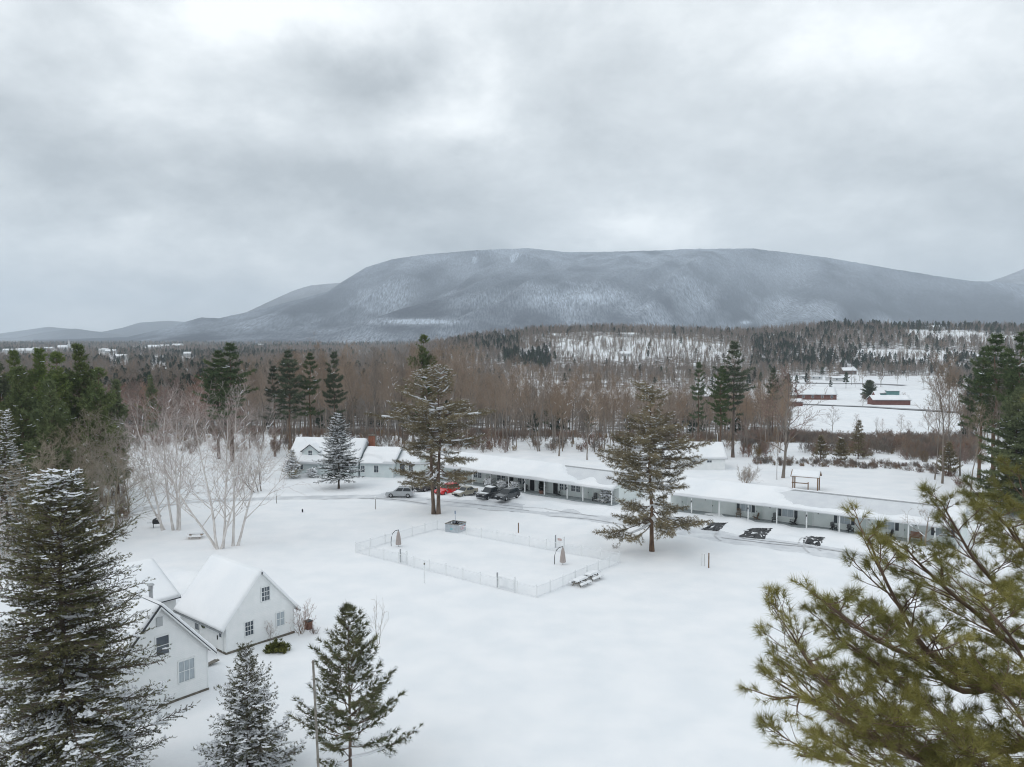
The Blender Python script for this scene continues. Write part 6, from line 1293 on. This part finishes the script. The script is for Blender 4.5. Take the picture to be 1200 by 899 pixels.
for n, d0, d1, p0, p1, s0 in ((9000, 262, 560, -120, 1320, 1.0), (26000, 560, 1350, -120, 1320, .92), (22000, 1350, 2600, -150, 1350, 1.1), (16000, 2600, 4300, -150, 1350, 1.45)):
    px, Y, X = sample(n, d0, d1, p0, p1); k = g.random(n) < keep(px, Y, X)
    if d0 < 500: k &= ~(inb(px, 640, 900) & (Y > 340))
    for bp, by_, bw in SIGHT:
        Yb = (CAMH + 10) * FPX / (by_ - HOR); k &= ~((np.abs(px - bp) < bw / 2 * FPX / Yb * 1.3 + 2) & (Y > Yb - 550) & (Y < Yb + 40) & (g.random(len(px)) < .93))
    px, Y, X = px[k], Y[k], X[k]; pq = g.random(len(px)) < pineness(px, Y, X); s = s0 * g.uniform(.65, 1.15, len(px)); s = np.where(inb(px, 600, 1200) & (Y < 1000), s * .85, s)
    put(B, px[~pq], Y[~pq], X[~pq], s[~pq]); put(Pn, px[pq], Y[pq], X[pq], s[pq] * .78)
# thin open wood on the snowy slope
px, Y, X = sample(420, 960, 1230, 645, 865); put(B, px, Y, X, g.uniform(.5, .9, len(px)))
px, Y, X = sample(120, 1270, 1330, 960, 1230); put(Pn, px, Y, X, g.uniform(.6, 1.0, len(px)))
B = np.concatenate(B); Pn = np.concatenate(Pn)
scatter('far_bare_woods', 'leafless brown woods covering the valley floor and the low hill', B[:, :3], B[:, 3], g.integers(0, 4, len(B)), LB)
scatter('far_pine_woods', 'dark pine woods scattered over the valley and the low hill', Pn[:, :3], Pn[:, 3], g.integers(0, 3, len(Pn)), LP)
# brush along the wood's edge
def brush(seed, h, twig):
    q = random.Random(seed); st = [((q.gauss(0, .5), q.gauss(0, .5)), (q.gauss(0, .4), q.gauss(0, .4), 1), q.uniform(.6, 1)) for k in range(9)]
    t, c, s = bare(seed, h, spread=.4, trunk_r=.04, clear=.15, levels=3, kids=(0, 3, 3), thin=.034, up=.35, multi=st, nlimb=6); v, f = segs_np(t + c, 3); return mesh_np('brush', v, None, f, [twig])
BR = [brush(141, 4, mat('brown_brush', (.24, .18, .14), None, rough=.95, rnd=.25)), brush(142, 3.4, mat('red_brush', (.24, .16, .13), None, rough=.95, rnd=.25)), brush(143, 4.4, mat('grey_brush', (.22, .19, .165), None, rough=.95, rnd=.25)), brush(144, 2.6, mat('straw_brush', (.24, .18, .11), None, rough=.95, rnd=.2))]
px, Y, X = sample(1250, 164, 292, 872, 1150); e0 = np.interp(px, [872, 1060, 1150], [168, 162, 150]); k = (Y > e0) & (fbm(X * .05, Y * .03 + 2, 3) > .40); px, Y, X = px[k], Y[k], X[k]; Z = terrain(X, Y)
pts = [np.column_stack([X, Y, Z, g.uniform(.55, 1.15, len(X))])]
px, Y, X = sample(700, 180, 262, 285, 900); pts.append(np.column_stack([X, Y, terrain(X, Y), g.uniform(.5, .9, len(X))]))
px, Y, X = sample(350, 178, 270, -60, 300); pts.append(np.column_stack([X, Y, terrain(X, Y), g.uniform(.5, 1.0, len(X))]))
px, Y, X = sample(160, 104, 140, 20, 150); pts.append(np.column_stack([X, Y, ground_h(X, Y), g.uniform(.3, .6, len(X))]))
px = g.uniform(885, 1120, 260); e0 = np.interp(px, [885, 1060, 1120], [164, 156, 148]) + g.uniform(0, 8, 260); X = xat(px, e0); pts.append(np.column_stack([X, e0, terrain(X, e0) - .2, g.uniform(.2, .45, 260)]))
pts = np.concatenate(pts); scatter('brush_undergrowth', 'brown winter brush and undergrowth along the edges of the woods', pts[:, :3], pts[:, 3], g.integers(0, 4, len(pts)), BR)

# ------------------------------------------------------------------ near pine at the right: limbs reach in from a trunk just outside
def near_pine():
    q = random.Random(9); g = np.random.default_rng(9)
    bx, by = 10.4, 13.6; top = 25.3; zb = gz(bx, by); trunk = []; n = 16
    ax = lambda z: np.array([bx + .12 * math.sin(z * .5), by + .1 * math.cos(z * .43), z])
    rad = lambda z: .36 * max(1 - (z - zb) / (top - zb), .03) ** .75
    for k in range(n): z0, z1 = zb - .4 + (top - zb + .4) * k / n, zb - .4 + (top - zb + .4) * (k + 1) / n; trunk.append((*ax(z0), *ax(z1), rad(z0), rad(z1)))
    wood = []; TPs = []; TDs = []; TSs = []
    def tufts(p, d, m, s=.175):
        for k in range(m): TPs.append(p + np.array([q.gauss(0, .02), q.gauss(0, .02), q.gauss(0, .02)]) - d * (.07 * k)); TDs.append(d + np.array([q.gauss(0, .2), q.gauss(0, .2), q.gauss(0, .2)])); TSs.append(s * q.uniform(.75, 1.2))
    def shoot(p, d, L, r, lev):
        n = 4; pts = [p]; dd = d
        for k in range(n):
            dd = nrm(dd + np.array([q.gauss(0, .10), q.gauss(0, .10), q.gauss(0, .08) + .035])); p2 = pts[-1] + dd * (L / n); wood.append((*pts[-1], *p2, r * (1 - .7 * k / n), r * (1 - .7 * (k + 1) / n))); pts.append(p2)
        tufts(pts[-1], dd, 2)
        if lev > 0:
            m = max(3, int(L / .15))
            for j in range(m):
                f = .22 + .74 * (j + q.random() * .6) / m; i = min(int(f * n), n - 1); b = pts[i] * (1 - (f * n - i)) + pts[i + 1] * (f * n - i); t_ = nrm(pts[i + 1] - pts[i])
                sd = nrm(np.cross(t_, (0, 0, 1))) * (1 if j % 2 else -1); a = q.uniform(.55, .95)
                shoot(b, nrm(t_ * math.cos(a) + sd * math.sin(a) + np.array([0, 0, q.uniform(-.15, .35)])), max(.14, L * .50 * (1.1 - f) * q.uniform(.7, 1.3) + .06), r * .5, lev - 1)
        else:
            for f in (.7,): tufts(pts[min(4, int(f * 4 + .5))], nrm(dd + np.array([q.gauss(0, .5), q.gauss(0, .5), q.gauss(0, .5)])), 1, .14)
    def limb(pts, r):
        P = [np.array(p, float) for p in pts]; Q = []
        for i in range(len(P) - 1):
            for f in np.linspace(0, 1, 5, endpoint=False):
                p0, p1, p2, p3 = P[max(i - 1, 0)], P[i], P[i + 1], P[min(i + 2, len(P) - 1)]; Q.append(.5 * (2 * p1 + (p2 - p0) * f + (2 * p0 - 5 * p1 + 4 * p2 - p3) * f * f + (3 * p1 - p0 - 3 * p2 + p3) * f ** 3))
        Q.append(P[-1]); m = len(Q); tot = sum(np.linalg.norm(b - a) for a, b in zip(Q, Q[1:]))
        for k in range(m - 1): wood.append((*Q[k], *Q[k + 1], r * (1 - .85 * k / m), r * (1 - .85 * (k + 1) / m)))
        tufts(Q[-1], nrm(Q[-1] - Q[-2]), 3)
        c = 0; step = .165; acc = 0
        for k in range(m - 1):
            seg = np.linalg.norm(Q[k + 1] - Q[k]); t_ = (Q[k + 1] - Q[k]) / seg; acc += seg
            while acc > step:
                acc -= step; f = k / m
                if f < .16: continue
                c += 1; sd = nrm(np.cross(t_, (0, 0, 1))) * (1 if c % 2 else -1); a = q.uniform(.6, 1.0)
                shoot(Q[k] + t_ * q.random() * seg, nrm(t_ * math.cos(a) + sd * math.sin(a) + np.array([0, 0, q.uniform(-.15, .4)])), (.40 + tot * .20 * (1.05 - f)) * q.uniform(.6, 1.2), r * .20, 1)
    at = lambda z: ax(z)
    V = lambda px, py, Y: PD(px, py, Y)
    # the limbs that cross the view: root on the trunk, then places along them
    limb([at(20.9), V(1195, 812, 12.6), V(1100, 775, 12.0), V(1048, 700, 11.6), V(1018, 632, 11.4)], .075)
    limb([at(20.9) + .02, V(1150, 810, 12.2), V(1080, 775, 11.6), V(1018, 744, 11.0), V(964, 703, 10.6)], .06)
    limb([at(19.6), V(1180, 905, 12.0), V(1068, 885, 11.4), V(985, 842, 10.9), V(946, 818, 10.6), V(905, 820, 10.4)], .07)
    limb([at(19.8), V(1120, 900, 11.8), V(1010, 835, 11.0), V(953, 782, 10.8), V(929, 745, 10.7)], .055)
    limb([at(20.3), V(1190, 880, 12.6), V(1090, 830, 12.0), V(1030, 780, 11.6), V(982, 748, 11.3)], .06)
    limb([at(22.2), V(1205, 705, 13.0), V(1150, 665, 12.7), V(1118, 615, 12.4), V(1103, 588, 12.3)], .055)
    limb([at(23.0), V(1215, 645, 13.2), V(1175, 610, 13.0), V(1150, 584, 12.8)], .045)
    limb([at(23.6), V(1220, 615, 13.4), V(1200, 580, 13.2), V(1192, 548, 13.1)], .04)
    limb([at(21.6), V(1210, 760, 12.4), V(1140, 715, 12.0), V(1085, 668, 11.7), V(1060, 640, 11.5)], .06)
    limb([at(19.0), V(1200, 960, 11.6), V(1090, 925, 10.9), V(990, 892, 10.4), V(938, 886, 10.1)], .06)
    limb([at(18.6), V(1230, 960, 11.0), V(1150, 900, 10.6), V(1100, 850, 10.4)], .05)
    limb([at(21.2), V(1230, 800, 11.5), V(1180, 740, 11.0), V(1145, 700, 10.8)], .05); limb([at(20.2), V(1240, 900, 11.2), V(1190, 830, 10.6), V(1160, 790, 10.4)], .05)
    limb([at(22.6), V(1240, 690, 12.6), V(1205, 650, 12.2), V(1185, 615, 12.0)], .05)
    for i in range(26):       # the rest of the crown, round the trunk
        z = zb + 9 + (top - zb - 9.5) * (i / 26) ** .85; az = i * 2.4; L = 5.2 * (1 - (z - zb - 8) / (top - zb - 6)) + .8
        if math.cos(az) < .1 and 17.5 < z < 24: continue
        hd = np.array([math.cos(az), math.sin(az), 0]); p = at(z); limb([p, p + hd * L * .35 + (0, 0, .1 * L), p + hd * L * .7 + (0, 0, .22 * L), p + hd * L + (0, 0, .42 * L)], .05)
    tv, tf = segs_np(trunk, 9); wv, wf = segs_np(wood, 4); nv, nf = place_np(np.array(TPs), np.array(TDs), np.array(TSs), *TUFTF, g)
    org = np.array([bx, by, zb]); t = thing('pine_tree', 'near olive-green pine whose long needled boughs reach in from the right', 'pine', org)
    link('trunk', mesh_np('trunk', tv - org, None, tf, [BARKP], smooth=True), t); link('crown', mesh_parts('crown', [(wv - org, wf, 0), (nv - org, nf, 1)], [BARKP, ND_FG]), t)
    print('near pine tufts', len(TPs))
near_pine()
